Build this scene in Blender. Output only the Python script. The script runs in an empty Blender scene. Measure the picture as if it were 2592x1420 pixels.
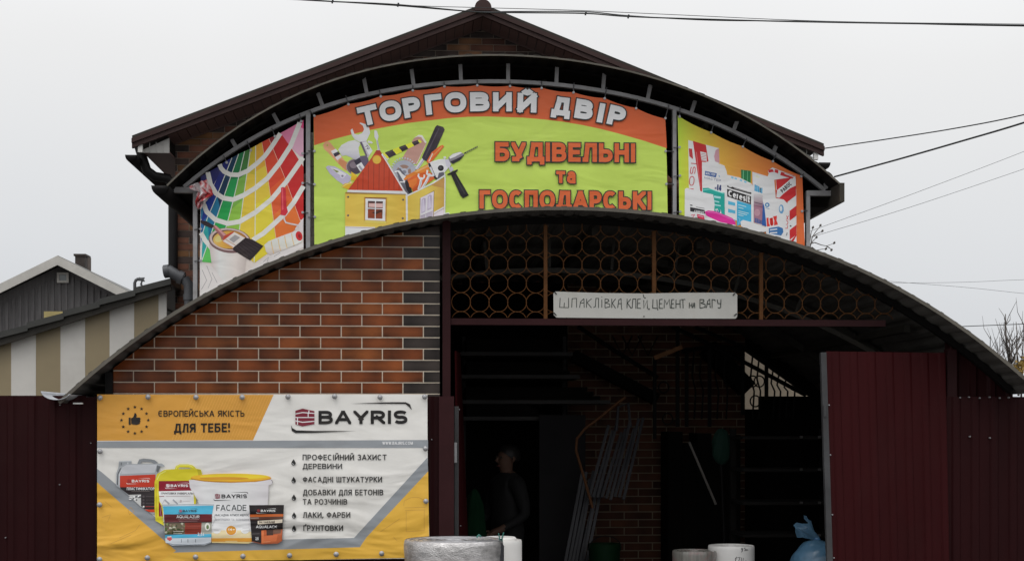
import bpy, bmesh, math, random
import numpy as np
from mathutils import Vector, Matrix
from mathutils.geometry import tessellate_polygon
random.seed(7)
SC = bpy.context.scene
COL = SC.collection
R = math.radians

# ---------------------------------------------------------------- camera
CAM_Z, CAM_Y, YAW, FPX, HOR = 1.65, -9.0, R(3.5), 3800.0, 1080.0
cd = bpy.data.cameras.new('camera')
cam = bpy.data.objects.new('camera', cd); COL.objects.link(cam)
cd.sensor_width = 36.0; cd.lens = FPX / 2592 * 36
cd.shift_x = 0.0; cd.shift_y = (HOR - 710) / 2592
cd.clip_start = 0.1; cd.clip_end = 2000
cam.location = (0, CAM_Y, CAM_Z); cam.rotation_euler = (R(90), 0, -YAW)
SC.camera = cam

# ---------------------------------------------------------------- sky and sun (dull overcast)
w = bpy.data.worlds.new('World'); SC.world = w; w.use_nodes = True
nt = w.node_tree; N = nt.nodes; L = nt.links
bg = N['Background']; bg.inputs['Strength'].default_value = 0.1
SUN_EL, SUN_ROT = R(58), R(204)
sky = N.new('ShaderNodeTexSky'); sky.sky_type = 'NISHITA'; sky.sun_disc = False
sky.sun_elevation = SUN_EL; sky.sun_rotation = SUN_ROT; sky.air_density = 1.0; sky.dust_density = 4.0
tc = N.new('ShaderNodeTexCoord'); sx = N.new('ShaderNodeSeparateXYZ'); L.new(tc.outputs['Generated'], sx.inputs[0])
ns = N.new('ShaderNodeTexNoise'); ns.inputs['Scale'].default_value = 2.2; ns.inputs['Detail'].default_value = 4
L.new(tc.outputs['Generated'], ns.inputs['Vector'])
ad = N.new('ShaderNodeMath'); ad.operation = 'MULTIPLY_ADD'; ad.inputs[1].default_value = 0.13; L.new(ns.outputs['Fac'], ad.inputs[0])
sb = N.new('ShaderNodeMath'); sb.operation = 'ADD'; sb.inputs[1].default_value = -0.065
L.new(sx.outputs['Z'], sb.inputs[0]); L.new(sb.outputs[0], ad.inputs[2])
rp = N.new('ShaderNodeValToRGB'); e = rp.color_ramp.elements
e[0].position = 0.0; e[0].color = (.61, .635, .67, 1)
e[1].position = 1.0; e[1].color = (1.65, 1.66, 1.68, 1)
k = rp.color_ramp.elements.new(0.10); k.color = (.735, .75, .772, 1)
k = rp.color_ramp.elements.new(0.24); k.color = (.868, .868, .868, 1)
k = rp.color_ramp.elements.new(0.45); k.color = (1.15, 1.16, 1.18, 1)
L.new(ad.outputs[0], rp.inputs[0])
sc_ = N.new('ShaderNodeMix'); sc_.data_type = 'RGBA'; sc_.blend_type = 'MULTIPLY'; sc_.inputs['Factor'].default_value = 1
L.new(rp.outputs['Color'], sc_.inputs['A']); sc_.inputs['B'].default_value = (10, 10, 10, 1)
mx = N.new('ShaderNodeMix'); mx.data_type = 'RGBA'; mx.inputs['Factor'].default_value = 0.96
L.new(sky.outputs['Color'], mx.inputs['A']); L.new(sc_.outputs['Result'], mx.inputs['B'])
L.new(mx.outputs['Result'], bg.inputs['Color'])
sl = bpy.data.lights.new('sun', 'SUN'); sl.energy = 0.5; sl.angle = R(25); sl.color = (1, .97, .93)
so = bpy.data.objects.new('sun', sl); COL.objects.link(so)
# light comes from the camera's side, high and a little from the left
so.rotation_euler = Vector((0.22, 0.50, -0.90)).to_track_quat('-Z', 'Y').to_euler(); so.location = (0, -20, 30)
vs = SC.view_settings; vs.view_transform = 'Standard'; vs.look = 'None'; vs.exposure = 0.0; vs.gamma = 1.0
try: vs.use_curve_mapping = False
except Exception: pass

# ---------------------------------------------------------------- measuring: photo pixel -> point on the plane y = Y
_f = Vector((math.sin(YAW), math.cos(YAW), 0)); _r = Vector((math.cos(YAW), -math.sin(YAW), 0))
def P(px, py, Y):
    d = _f + _r * ((px - 1296) / FPX) + Vector((0, 0, (HOR - py) / FPX))
    t = (Y - CAM_Y) / d.y
    return Vector((0, CAM_Y, CAM_Z)) + d * t

# ---------------------------------------------------------------- colours and materials
def lin(c): 
    c = c / 255.0
    return c / 12.92 if c <= .04045 else ((c + .055) / 1.055) ** 2.4
KV = 0.71
def pc(r, g, b, k=None):                       # a printed or painted colour from its look in the photo
    k = k or KV
    return tuple(min(.86, lin(v) / k) for v in (r, g, b))

def mat(name, col, rough=.6, metal=0., var=.15, vscale=3., bump=0., bscale=60., vcol=False, spec=.5, stretch=(1, 1, 1), dirt=None, dscale=1.5, alpha=None, bdist=.003):
    m = bpy.data.materials.new(name); m.use_nodes = True
    t = m.node_tree; n = t.nodes; l = t.links; b = n['Principled BSDF']
    b.inputs['Roughness'].default_value = rough; b.inputs['Metallic'].default_value = metal
    b.inputs['Specular IOR Level'].default_value = spec
    geo = n.new('ShaderNodeNewGeometry'); mp = n.new('ShaderNodeMapping'); mp.inputs['Scale'].default_value = stretch
    l.new(geo.outputs['Position'], mp.inputs['Vector'])
    nz = n.new('ShaderNodeTexNoise'); nz.inputs['Scale'].default_value = vscale; nz.inputs['Detail'].default_value = 5; nz.inputs['Roughness'].default_value = .65
    l.new(mp.outputs[0], nz.inputs['Vector'])
    mr = n.new('ShaderNodeMapRange'); mr.inputs['From Min'].default_value = .3; mr.inputs['From Max'].default_value = .7
    mr.inputs['To Min'].default_value = 1 - var; mr.inputs['To Max'].default_value = 1 + var * .6
    l.new(nz.outputs['Fac'], mr.inputs['Value'])
    mu = n.new('ShaderNodeMix'); mu.data_type = 'RGBA'; mu.blend_type = 'MULTIPLY'; mu.inputs['Factor'].default_value = 1
    if vcol:
        a = n.new('ShaderNodeVertexColor'); a.layer_name = 'Col'; l.new(a.outputs['Color'], mu.inputs['A'])
    else: mu.inputs['A'].default_value = (*col, 1)
    l.new(mr.outputs[0], mu.inputs['B'])
    out = mu.outputs['Result']
    if dirt:
        n2 = n.new('ShaderNodeTexNoise'); n2.inputs['Scale'].default_value = dscale; n2.inputs['Detail'].default_value = 8; n2.inputs['Roughness'].default_value = .7
        l.new(geo.outputs['Position'], n2.inputs['Vector'])
        m2 = n.new('ShaderNodeMapRange'); m2.inputs['From Min'].default_value = .52; m2.inputs['From Max'].default_value = .75; m2.inputs['To Max'].default_value = dirt[3]
        l.new(n2.outputs['Fac'], m2.inputs['Value'])
        x = n.new('ShaderNodeMix'); x.data_type = 'RGBA'; l.new(m2.outputs[0], x.inputs['Factor']); l.new(out, x.inputs['A']); x.inputs['B'].default_value = (*dirt[:3], 1)
        out = x.outputs['Result']
    l.new(out, b.inputs['Base Color'])
    if bump:
        nb = n.new('ShaderNodeTexNoise'); nb.inputs['Scale'].default_value = bscale; nb.inputs['Detail'].default_value = 4
        l.new(mp.outputs[0], nb.inputs['Vector'])
        bp = n.new('ShaderNodeBump'); bp.inputs['Strength'].default_value = bump; bp.inputs['Distance'].default_value = bdist
        l.new(nb.outputs['Fac'], bp.inputs['Height']); l.new(bp.outputs[0], b.inputs['Normal'])
    if alpha is not None: b.inputs['Alpha'].default_value = alpha
    return m

def vinyl(name, wr=.5, zc=None):
    """printed banner cloth: colour from the print, soft stretch wrinkles as bump"""
    m = mat(name, (1, 1, 1), rough=.5, var=.05, vscale=2.2, vcol=True, spec=.3, dirt=(.32, .27, .2, .13), dscale=2.6)
    t = m.node_tree; n = t.nodes; l = t.links; b = n['Principled BSDF']
    geo = n.new('ShaderNodeNewGeometry')
    mp = n.new('ShaderNodeMapping'); mp.inputs['Rotation'].default_value = (0, R(24), 0); mp.inputs['Scale'].default_value = (.9, 1, 2.4)
    l.new(geo.outputs['Position'], mp.inputs['Vector'])
    a = n.new('ShaderNodeTexNoise'); a.inputs['Scale'].default_value = 2.1; a.inputs['Detail'].default_value = 2.5; a.inputs['Distortion'].default_value = .5; l.new(mp.outputs[0], a.inputs['Vector'])
    b1 = n.new('ShaderNodeBump'); b1.inputs['Strength'].default_value = wr; b1.inputs['Distance'].default_value = .06; l.new(a.outputs['Fac'], b1.inputs['Height'])
    if zc:                                       # the cloth sags more towards its loose lower edge
        sp = n.new('ShaderNodeSeparateXYZ'); l.new(geo.outputs['Position'], sp.inputs[0])
        zr = n.new('ShaderNodeMapRange'); zr.inputs['From Min'].default_value = zc[0]; zr.inputs['From Max'].default_value = zc[1]; zr.inputs['To Min'].default_value = wr * 2.4; zr.inputs['To Max'].default_value = wr * .55
        l.new(sp.outputs['Z'], zr.inputs['Value']); l.new(zr.outputs[0], b1.inputs['Strength'])
    c = n.new('ShaderNodeTexNoise'); c.inputs['Scale'].default_value = 260; l.new(geo.outputs['Position'], c.inputs['Vector'])
    b2 = n.new('ShaderNodeBump'); b2.inputs['Strength'].default_value = .25; b2.inputs['Distance'].default_value = .001
    l.new(c.outputs['Fac'], b2.inputs['Height']); l.new(b1.outputs[0], b2.inputs['Normal']); l.new(b2.outputs[0], b.inputs['Normal'])
    return m

# ---------------------------------------------------------------- mesh builder
class MB:
    def __init__(s): s.v = []; s.f = []; s.m = []; s.c = []; s.uv = []
    def add(s, vs, fs, mi=0, col=None, uv=None):
        o = len(s.v); s.v += [tuple(v) for v in vs]
        for q in fs:
            s.f.append([o + i for i in q]); s.m.append(mi)
            s.c.append([col[i] for i in q] if isinstance(col, list) else [col or (1, 1, 1)] * len(q))
            s.uv.append([uv[i] for i in q] if uv else [(0, 0)] * len(q))
        return s
    def box(s, x0, x1, y0, y1, z0, z1, mi=0):
        v = [(x, y, z) for z in (z0, z1) for y in (y0, y1) for x in (x0, x1)]
        return s.add(v, [(0, 2, 3, 1), (4, 5, 7, 6), (0, 1, 5, 4), (2, 6, 7, 3), (0, 4, 6, 2), (1, 3, 7, 5)], mi)
    def bar(s, a, b, wx, wy=None, mi=0, up=(0, 1, 0)):       # rectangular bar between two points
        a = Vector(a); b = Vector(b); wy = wy or wx; d = (b - a).normalized(); u = Vector(up)
        if abs(d.dot(u)) > .95: u = Vector((1, 0, 0))
        e1 = d.cross(u).normalized(); e2 = d.cross(e1).normalized()
        v = []
        for p in (a, b):
            for i, j in ((-1, -1), (1, -1), (1, 1), (-1, 1)): v.append(p + e1 * (i * wx / 2) + e2 * (j * wy / 2))
        return s.add(v, [(3, 2, 1, 0), (4, 5, 6, 7), (0, 1, 5, 4), (1, 2, 6, 5), (2, 3, 7, 6), (3, 0, 4, 7)], mi)
    def tube(s, pts, r, n=8, closed=False, mi=0, caps=True):
        pts = [Vector(p) for p in pts]; k = len(pts); rings = []; ref = None
        rr = r if isinstance(r, (list, tuple)) else [r] * k
        for i, p in enumerate(pts):
            a = pts[(i - 1) % k] if (closed or i > 0) else p; b = pts[(i + 1) % k] if (closed or i < k - 1) else p
            d = (b - a).normalized()
            if ref is None: ref = Vector((0, 0, 1)) if abs(d.z) < .9 else Vector((0, 1, 0))
            e1 = d.cross(ref)
            if e1.length < 1e-4: e1 = d.cross(Vector((1, 0, 0)))
            e1.normalize(); e2 = e1.cross(d).normalized(); ref = e2
            rings.append([p + (e1 * math.cos(2 * math.pi * j / n) + e2 * math.sin(2 * math.pi * j / n)) * rr[i] for j in range(n)])
        v = [q for g in rings for q in g]; f = []
        for i in range(k if closed else k - 1):
            i2 = (i + 1) % k
            for j in range(n): f.append((i * n + j, i * n + (j + 1) % n, i2 * n + (j + 1) % n, i2 * n + j))
        if caps and not closed: f += [tuple(range(n))[::-1], tuple(range((k - 1) * n, k * n))]
        return s.add(v, f, mi)
    def lathe(s, prof, c, n=32, mi=0, wob=None):              # prof: (r, z) from bottom to top, closed by fans where r = 0
        v = []; f = []
        for i, (r, z) in enumerate(prof):
            for j in range(n):
                a = 2 * math.pi * j / n; q = r * (wob(a, z) if wob else 1)
                v.append((c[0] + q * math.cos(a), c[1] + q * math.sin(a), c[2] + z))
        for i in range(len(prof) - 1):
            for j in range(n): f.append((i * n + j, i * n + (j + 1) % n, (i + 1) * n + (j + 1) % n, (i + 1) * n + j))
        return s.add(v, f, mi)
    def prism(s, poly, y0, y1, mi=0, hole=False):             # poly: (x, z) outline, extruded along y
        n = len(poly); v = [(x, y0, z) for x, z in poly] + [(x, y1, z) for x, z in poly]
        tri = tessellate_polygon([[Vector((x, z, 0)) for x, z in poly]])
        f = [tuple(t) for t in tri] + [tuple(n + i for i in t[::-1]) for t in tri]
        f += [(i, (i + 1) % n, n + (i + 1) % n, n + i) for i in range(n)]
        return s.add(v, f, mi)
    def build(s, name, mats, parent=None, smooth=False, recalc=True):
        me = bpy.data.meshes.new(name); me.from_pydata(s.v, [], s.f)
        for m in (mats if isinstance(mats, (list, tuple)) else [mats]): me.materials.append(m)
        me.polygons.foreach_set('material_index', s.m)
        ca = me.color_attributes.new('Col', 'FLOAT_COLOR', 'CORNER'); flat = []
        for q in s.c:
            for c in q: flat += [c[0], c[1], c[2], 1.0]
        ca.data.foreach_set('color', flat)
        u = me.uv_layers.new(name='UV'); u.data.foreach_set('uv', [x for q in s.uv for c in q for x in c])
        me.validate()
        if recalc:
            b = bmesh.new(); b.from_mesh(me); bmesh.ops.recalc_face_normals(b, faces=b.faces); b.to_mesh(me); b.free()
        if smooth: me.polygons.foreach_set('use_smooth', [True] * len(me.polygons))
        me.update()
        o = bpy.data.objects.new(name, me); COL.objects.link(o)
        if parent:
            o.parent = parent; o.matrix_parent_inverse = Matrix.Translation(-parent.location)
            if parent.type == 'MESH': o.matrix_parent_inverse = Matrix.Identity(4)
        if smooth:
            try:
                md = o.modifiers.new('edges', 'EDGE_SPLIT'); md.split_angle = R(38)
            except Exception: pass
        return o

def thing(name, label, cat, loc=(0, 0, 0), group=None):
    o = bpy.data.objects.new(name, None); COL.objects.link(o); o.location = loc; o.empty_display_size = .1
    return tag(o, label, cat, group)
def tag(o, label, cat, group=None):
    o['label'] = label; o['category'] = cat
    if group: o['group'] = group
    return o
def struct(o): o['kind'] = 'structure'; return o
def dup(o, loc=None, label=None, parent=None):               # copy of a thing with its parts and sub-parts
    c = o.copy(); COL.objects.link(c)
    if parent is not None: c.parent = parent
    if loc is not None: c.location = loc
    if label: c['label'] = label
    for ch in list(o.children): dup(ch, parent=c)
    return c

def clip_poly(poly, a, b, c):                                 # keep a*x + b*y <= c
    out = []; n = len(poly)
    for i in range(n):
        p, q = poly[i], poly[(i + 1) % n]
        dp = a * p[0] + b * p[1] - c; dq = a * q[0] + b * q[1] - c
        if dp <= 0: out.append(p)
        if (dp < 0 < dq) or (dq < 0 < dp):
            t = dp / (dp - dq); out.append((p[0] + (q[0] - p[0]) * t, p[1] + (q[1] - p[1]) * t))
    return out
def clip_convex(poly, region):                                # region counter-clockwise in (x, z)
    n = len(region)
    for i in range(n):
        if len(poly) < 3: return []
        (x0, z0), (x1, z1) = region[i], region[(i + 1) % n]
        a, b = (z1 - z0), -(x1 - x0)
        poly = clip_poly(poly, a, b, a * x0 + b * z0)
    return poly if len(poly) >= 3 else []

# ---------------------------------------------------------------- lettering: block letters built from strokes
def arc(cx, cy, rx, ry, a0, a1, n=10, p=.85):
    o = []
    for i in range(n + 1):
        a = R(a0 + (a1 - a0) * i / n); c, s = math.cos(a), math.sin(a)
        o.append((cx + rx * math.copysign(abs(c) ** p, c), cy + ry * math.copysign(abs(s) ** p, s)))
    return o
def bowl(y1, y0, x=1.0, xs=.5): return [(0, y1), (xs, y1)] + arc(xs, (y1 + y0) / 2, x - xs, (y1 - y0) / 2, 90, -90, 8)[1:-1] + [(xs, y0), (0, y0)]
G = {}
def g(ch, w, lines, curves=(), clip=True):
    for c in ch: G[c] = (w, lines, curves, clip)
g('ТT', .82, [[(0, 1), (1, 1)], [(.5, 0), (.5, 1)]])
g('т', .72, [[(0, 1), (1, 1)], [(.5, 0), (.5, 1)]])
g('ОO', .98, [], [arc(.5, .5, .5, .5, 0, 360, 28)])
g('Q', .98, [[(.6, .25), (1.05, -.1)]], [arc(.5, .5, .5, .5, 0, 360, 28)])
g('РP', .76, [[(0, 0), (0, 1)]], [bowl(1, .42)])
g('ГГ', .68, [[(0, 0), (0, 1)], [(0, 1), (1, 1)]])
g('Ґ', .66, [[(0, 0), (0, 1)], [(0, 1), (1, 1)], [(1, 1), (1, 1.28)]], (), False)
g('ВB', .82, [[(0, 0), (0, 1)]], [bowl(1, .53, .93), bowl(.53, 0, 1.0)])
g('ИИ', .86, [[(0, 0), (0, 1)], [(1, 0), (1, 1)], [(0, .02), (1, .98)]])
g('Й', .86, [[(0, 0), (0, 1)], [(1, 0), (1, 1)], [(0, .02), (1, .98)]], [[(.22, 1.42), (.32, 1.28), (.5, 1.23), (.68, 1.28), (.78, 1.42)]], False)
g('N', .86, [[(0, 0), (0, 1)], [(1, 0), (1, 1)], [(0, .98), (1, .02)]])
g('Д', .92, [[(-.05, -.22), (-.05, .02)], [(1.05, -.22), (1.05, .02)], [(-.05, 0), (1.05, 0)], [(.9, 0), (.9, 1)], [(.3, 1), (.9, 1)], [(.12, 0), (.3, 1)]], (), False)
g('І', .24, [[(.5, 0), (.5, 1)]]); g('I', .24, [[(.5, 0), (.5, 1)]])
g('Б', .8, [[(0, 0), (0, 1)], [(0, 1), (.92, 1)]], [bowl(.58, 0)])
g('УY_', .82, [[(0, 1), (.52, .3)], [(1, 1), (.36, 0)], [(.08, 0), (.36, 0)]])
g('Y', .86, [[(0, 1), (.5, .42)], [(1, 1), (.5, .42)], [(.5, 0), (.5, .45)]])
g('ЕE', .7, [[(0, 0), (0, 1)], [(0, 1), (1, 1)], [(0, 0), (1, 0)], [(0, .51), (.9, .51)]])
g('Л', .82, [[(1, 0), (1, 1)], [(.28, 1), (1, 1)], [(.13, .05), (.28, 1)], [(-.02, .0), (.14, .0)]])
g('Ь', .78, [[(0, 0), (0, 1)]], [bowl(.58, 0)])
g('НH', .82, [[(0, 0), (0, 1)], [(1, 0), (1, 1)], [(0, .52), (1, .52)]])
g('аa', .7, [[(1, 0), (1, .6)]], [arc(.55, .62, .45, .38, 165, 0, 8), arc(.48, .29, .48, .29, 0, 360, 18)])
g('СCсc', .86, [], [arc(.52, .5, .52, .5, 48, 312, 22)])
g('П', .82, [[(0, 0), (0, 1)], [(1, 0), (1, 1)], [(0, 1), (1, 1)]])
g('АA', .92, [[(0, 0), (.46, 1)], [(1, 0), (.54, 1)], [(.2, .3), (.8, .3)]])
g('КK', .82, [[(0, 0), (0, 1)], [(.95, 1), (.06, .46)], [(1, 0), (.3, .6)]])
g('Є', .84, [[(.1, .52), (.75, .52)]], [arc(.52, .5, .52, .5, 48, 312, 22)])
g('Я', .8, [[(1, 0), (1, 1)], [(.02, 0), (.45, .46)]], [[(1 - x, y) for x, y in bowl(1, .44)]])
g('R', .82, [[(0, 0), (0, 1)], [(1, 0), (.5, .46)]], [bowl(1, .44)])
g('S', .78, [], [arc(.5, .745, .5, .255, 25, 265, 14) + arc(.5, .255, .5, .255, 85, -155, 14)])
g('Ф', 1.0, [[(.5, -.04), (.5, 1.04)]], [arc(.5, .54, .5, .3, 0, 360, 22)])
g('З3', .72, [], [arc(.42, .755, .5, .245, 150, -80, 12) + arc(.42, .265, .56, .265, 80, -150, 12)])
g('ХX', .86, [[(0, 0), (1, 1)], [(0, 1), (1, 0)]])
g('Ч', .78, [[(1, 0), (1, 1)]], [[(0, 1), (0, .72), (.05, .55), (.2, .45), (.45, .42), (1, .48)]])
g('М', .98, [[(0, 0), (0, 1)], [(1, 0), (1, 1)], [(.02, .98), (.5, .12)], [(.98, .98), (.5, .12)]]); G['M'] = G['М']
g('Ш', 1.08, [[(0, 0), (0, 1)], [(.5, 0), (.5, 1)], [(1, 0), (1, 1)], [(0, 0), (1, 0)]])
g('Ц', .9, [[(0, 0), (0, 1)], [(.88, 0), (.88, 1)], [(0, 0), (1.02, 0)], [(1.02, 0), (1.02, -.2)]], (), False)
g('F', .66, [[(0, 0), (0, 1)], [(0, 1), (1, 1)], [(0, .5), (.88, .5)]])
g('D', .86, [[(0, 0), (0, 1)]], [bowl(1, 0, 1, .42)])
g('L', .64, [[(0, 0), (0, 1)], [(0, 0), (1, 0)]])
g('U', .8, [], [[(0, 1), (0, .4)] + arc(.5, .38, .5, .38, 180, 360, 10) + [(1, .4), (1, 1)]])
g('J', .6, [], [arc(.5, .3, .5, .3, 190, 360, 8) + [(1, 1)]])
g('Z', .78, [[(0, 1), (1, 1)], [(0, 0), (1, 0)], [(.04, .03), (.96, .97)]])
g('W', 1.15, [[(0, 1), (.25, 0)], [(.25, 0), (.5, 1)], [(.5, 1), (.75, 0)], [(.75, 0), (1, 1)]])
g('e', .7, [[(.05, .4), (.95, .4)]], [arc(.5, .36, .5, .36, 5, 320, 18)])
g('r', .45, [[(0, 0), (0, .72)]], [[(0, .4), (.2, .62), (.5, .72), (1, .7)]])
g('s', .6, [], [arc(.5, .54, .5, .18, 25, 265, 10) + arc(.5, .18, .5, .18, 85, -155, 10)])
g('i', .2, [[(.5, 0), (.5, .72)], [(.5, .92), (.5, 1.02)]])
g('t', .45, [[(.45, .1), (.45, .98)], [(0, .7), (1, .7)], [(.45, .02), (1, .02)]])
g('1', .45, [[(.7, 0), (.7, 1)], [(.1, .72), (.7, .98)]])
g('4', .74, [[(.75, 0), (.75, 1)], [(0, .28), (1, .28)], [(.05, .3), (.72, .98)]])
g('2', .7, [[(0, 0), (1, 0)]], [arc(.48, .72, .48, .28, 160, -20, 10) + [(.05, .02)]])
g('5', .7, [[(.1, 1), (.92, 1)], [(.1, 1), (.06, .52)]], [[(.05, .5)] + arc(.48, .32, .5, .32, 110, -150, 12)])
g('7', .68, [[(0, 1), (1, 1)], [(1, .97), (.35, 0)]])
g('9', .7, [[(.98, .6), (.5, 0)]], [arc(.5, .68, .5, .32, 0, 360, 18)])
g('!', .24, [[(.5, .55), (.5, 1)], [(.5, .0), (.5, .05)]])
g('.', .2, [[(.5, .0), (.5, .1)]]); g(',', .2, [[(.6, .08), (.35, -.14)]], (), False)
g(' ', .38, [])

def ribbon(pts, h, closed=False):
    """centre line -> list of quads of half width h"""
    pts = [p for i, p in enumerate(pts) if i == 0 or math.dist(p, pts[i - 1]) > 1e-6]
    if closed and math.dist(pts[0], pts[-1]) < 1e-6: pts = pts[:-1]
    n = len(pts); le = []; ri = []
    for i, p in enumerate(pts):
        a = pts[i - 1] if (i > 0 or closed) else None; b = pts[(i + 1) % n] if (i < n - 1 or closed) else None
        ds = []
        if a: ds.append(((p[0] - a[0]), (p[1] - a[1])))
        if b: ds.append(((b[0] - p[0]), (b[1] - p[1])))
        ds = [(x / math.hypot(x, y), y / math.hypot(x, y)) for x, y in ds]
        tx, ty = sum(d[0] for d in ds), sum(d[1] for d in ds); q = math.hypot(tx, ty) or 1; tx /= q; ty /= q
        c = max(.6, tx * ds[0][0] + ty * ds[0][1])
        le.append((p[0] - ty * h / c, p[1] + tx * h / c)); ri.append((p[0] + ty * h / c, p[1] - tx * h / c))
    return [[le[i], le[(i + 1) % n], ri[(i + 1) % n], ri[i]] for i in range(n if closed else n - 1)]

STEP = .00005
class Art:
    """flat print on the plane y = Y, drawn in coordinates of an enlarged view of the photo"""
    def __init__(s, Y, ox, oy, sc, mb=None, n=0): s.Y = Y; s.o = (ox, oy); s.s = sc; s.mb = mb or MB(); s.n = n
    def view(s, ox, oy, sc): s.o = (ox, oy); s.s = sc; return s
    def w(s, x, y, lift): return P(s.o[0] + x / s.s, s.o[1] + y / s.s, s.Y) + Vector((0, -lift, 0))
    def _tri(s, pts, col, lift):
        v = [s.w(x, y, lift) for x, y in pts]
        tri = tessellate_polygon([[Vector((x, y, 0)) for x, y in pts]]); fs = []
        for t in tri:
            nrm = (v[t[1]] - v[t[0]]).cross(v[t[2]] - v[t[0]])
            fs.append(tuple(t) if nrm.y < 0 else tuple(t[::-1]))
        s.mb.add(v, fs, 0, col)
    def poly(s, pts, *cols):
        s.n += 1
        cc = [pc(*c) for c in cols]; s._tri(pts, cc if len(cc) > 1 else cc[0], s.n * STEP); return s
    def grad(s, pts, axis, stops):                # printed colour ramp along x (0) or y (1): polygon cut into bands
        s.n += 1; lift = s.n * STEP; ps = [(p, pc(*c)) for p, c in stops]
        def cat(p):
            q = p[axis]
            if q <= ps[0][0]: return ps[0][1]
            for (a, ca), (b, cb) in zip(ps, ps[1:]):
                if q <= b: t = (q - a) / (b - a); return tuple(x + (y - x) * t for x, y in zip(ca, cb))
            return ps[-1][1]
        cuts = [-1e9] + [p for p, _ in ps] + [1e9]
        for a, b in zip(cuts, cuts[1:]):
            q = clip_poly(pts, *((-1, 0, -a) if axis == 0 else (0, -1, -a))); q = clip_poly(q, *((1, 0, b) if axis == 0 else (0, 1, b))) if len(q) > 2 else []
            if len(q) > 2: s._tri(q, [cat(p) for p in q], lift)
        return s
    def rect(s, x0, y0, x1, y1, *c): return s.poly([(x0, y0), (x1, y0), (x1, y1), (x0, y1)], *c)
    def ell(s, cx, cy, rx, ry, c, rot=0, a0=0, a1=360, n=28):
        k = math.cos(R(rot)), math.sin(R(rot)); pts = []
        m = n if a1 - a0 >= 360 else n + 1
        for i in range(m):
            a = R(a0 + (a1 - a0) * i / n); x, y = rx * math.cos(a), ry * math.sin(a); pts.append((cx + x * k[0] - y * k[1], cy + x * k[1] + y * k[0]))
        return s.poly(pts, c)
    def stroke(s, pts, wd, c, closed=False):
        s.n += 1; col = pc(*c)
        for q in ribbon(pts, wd / 2, closed): s._tri(q, col, s.n * STEP)
        return s
    def text(s, word, quad, t=.2, c=(20, 20, 20), out=None, ow=.05, gap=.13, wfix=None):
        """quad: corners TL, TR, BR, BL of the cap height box"""
        TL, TR, BR, BL = quad
        Wq = (math.dist(TL, TR) + math.dist(BL, BR)) / 2; Hq = (math.dist(TL, BL) + math.dist(TR, BR)) / 2
        tot = sum(G[ch][0] for ch in word) + gap * (len(word) - 1); k = (Wq / Hq) / tot
        def m(x, y):
            u, v = x / (tot * k), y
            a = (BL[0] + (BR[0] - BL[0]) * u, BL[1] + (BR[1] - BL[1]) * u); b = (TL[0] + (TR[0] - TL[0]) * u, TL[1] + (TR[1] - TL[1]) * u)
            return (a[0] + (b[0] - a[0]) * v, a[1] + (b[1] - a[1]) * v)
        for layer in ((1, 0) if out else (0,)):
            tt = t + (2 * ow if layer else 0); ex = ow if layer else 0; col = pc(*(out if layer else c)); x0 = 0; base = s.n; mxn = 0
            for ch in word:
                w_, lines, curves, clip = G[ch]; W = w_ * k; cnt = 0; tx = min(t, W * .9) if w_ > .3 else t
                f = lambda p: (x0 + (tx / 2 + p[0] * (W - tx) if w_ > .3 else W * p[0]), t / 2 + p[1] * (1 - t))
                parts = []
                for ln in lines:
                    a, b = f(ln[0]), f(ln[1]); d = (b[0] - a[0], b[1] - a[1]); q = math.hypot(*d) or 1; d = (d[0] / q, d[1] / q)
                    e_ = (tt / 2 if (abs(d[0]) < .02 or abs(d[1]) < .02) else (tt * .9 if clip else tt / 2))
                    parts.append(ribbon([(a[0] - d[0] * e_, a[1] - d[1] * e_), (b[0] + d[0] * e_, b[1] + d[1] * e_)], tt / 2))
                for cv in curves:
                    cl = math.dist(cv[0], cv[-1]) < 1e-4; pp = [f(p) for p in cv]
                    if not cl and layer:
                        for i0, i1 in ((0, 1), (-1, -2)):
                            dx, dy = pp[i0][0] - pp[i1][0], pp[i0][1] - pp[i1][1]; q = math.hypot(dx, dy) or 1
                            pp[i0] = (pp[i0][0] + dx / q * ow, pp[i0][1] + dy / q * ow)
                    parts.append(ribbon(pp, tt / 2, cl))
                for rb in parts:
                    cnt += 1
                    for q in rb:
                        if clip:
                            for a_, b_, c_ in ((1, 0, x0 + W + ex), (-1, 0, -x0 + ex), (0, 1, 1 + ex), (0, -1, ex)):
                                q = clip_poly(q, a_, b_, c_) if len(q) > 2 else []
                        if len(q) > 2: s._tri([m(*p) for p in q], col, (base + cnt) * STEP)
                mxn = max(mxn, cnt); x0 += W + gap * k
            s.n = base + mxn + 1
        return s
    def box_text(s, word, x0, y0, x1, y1, **k): return s.text(word, [(x0, y0), (x1, y0), (x1, y1), (x0, y1)], **k)
    def rot_text(s, word, cx, cy, w_, h_, ang, **k):
        c, q = math.cos(R(ang)), math.sin(R(ang))
        r = lambda x, y: (cx + x * c - y * q, cy + x * q + y * c)
        return s.text(word, [r(-w_ / 2, -h_ / 2), r(w_ / 2, -h_ / 2), r(w_ / 2, h_ / 2), r(-w_ / 2, h_ / 2)], **k)
    def build(s, name, m, parent): return s.mb.build(name, m, parent, recalc=False)
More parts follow.
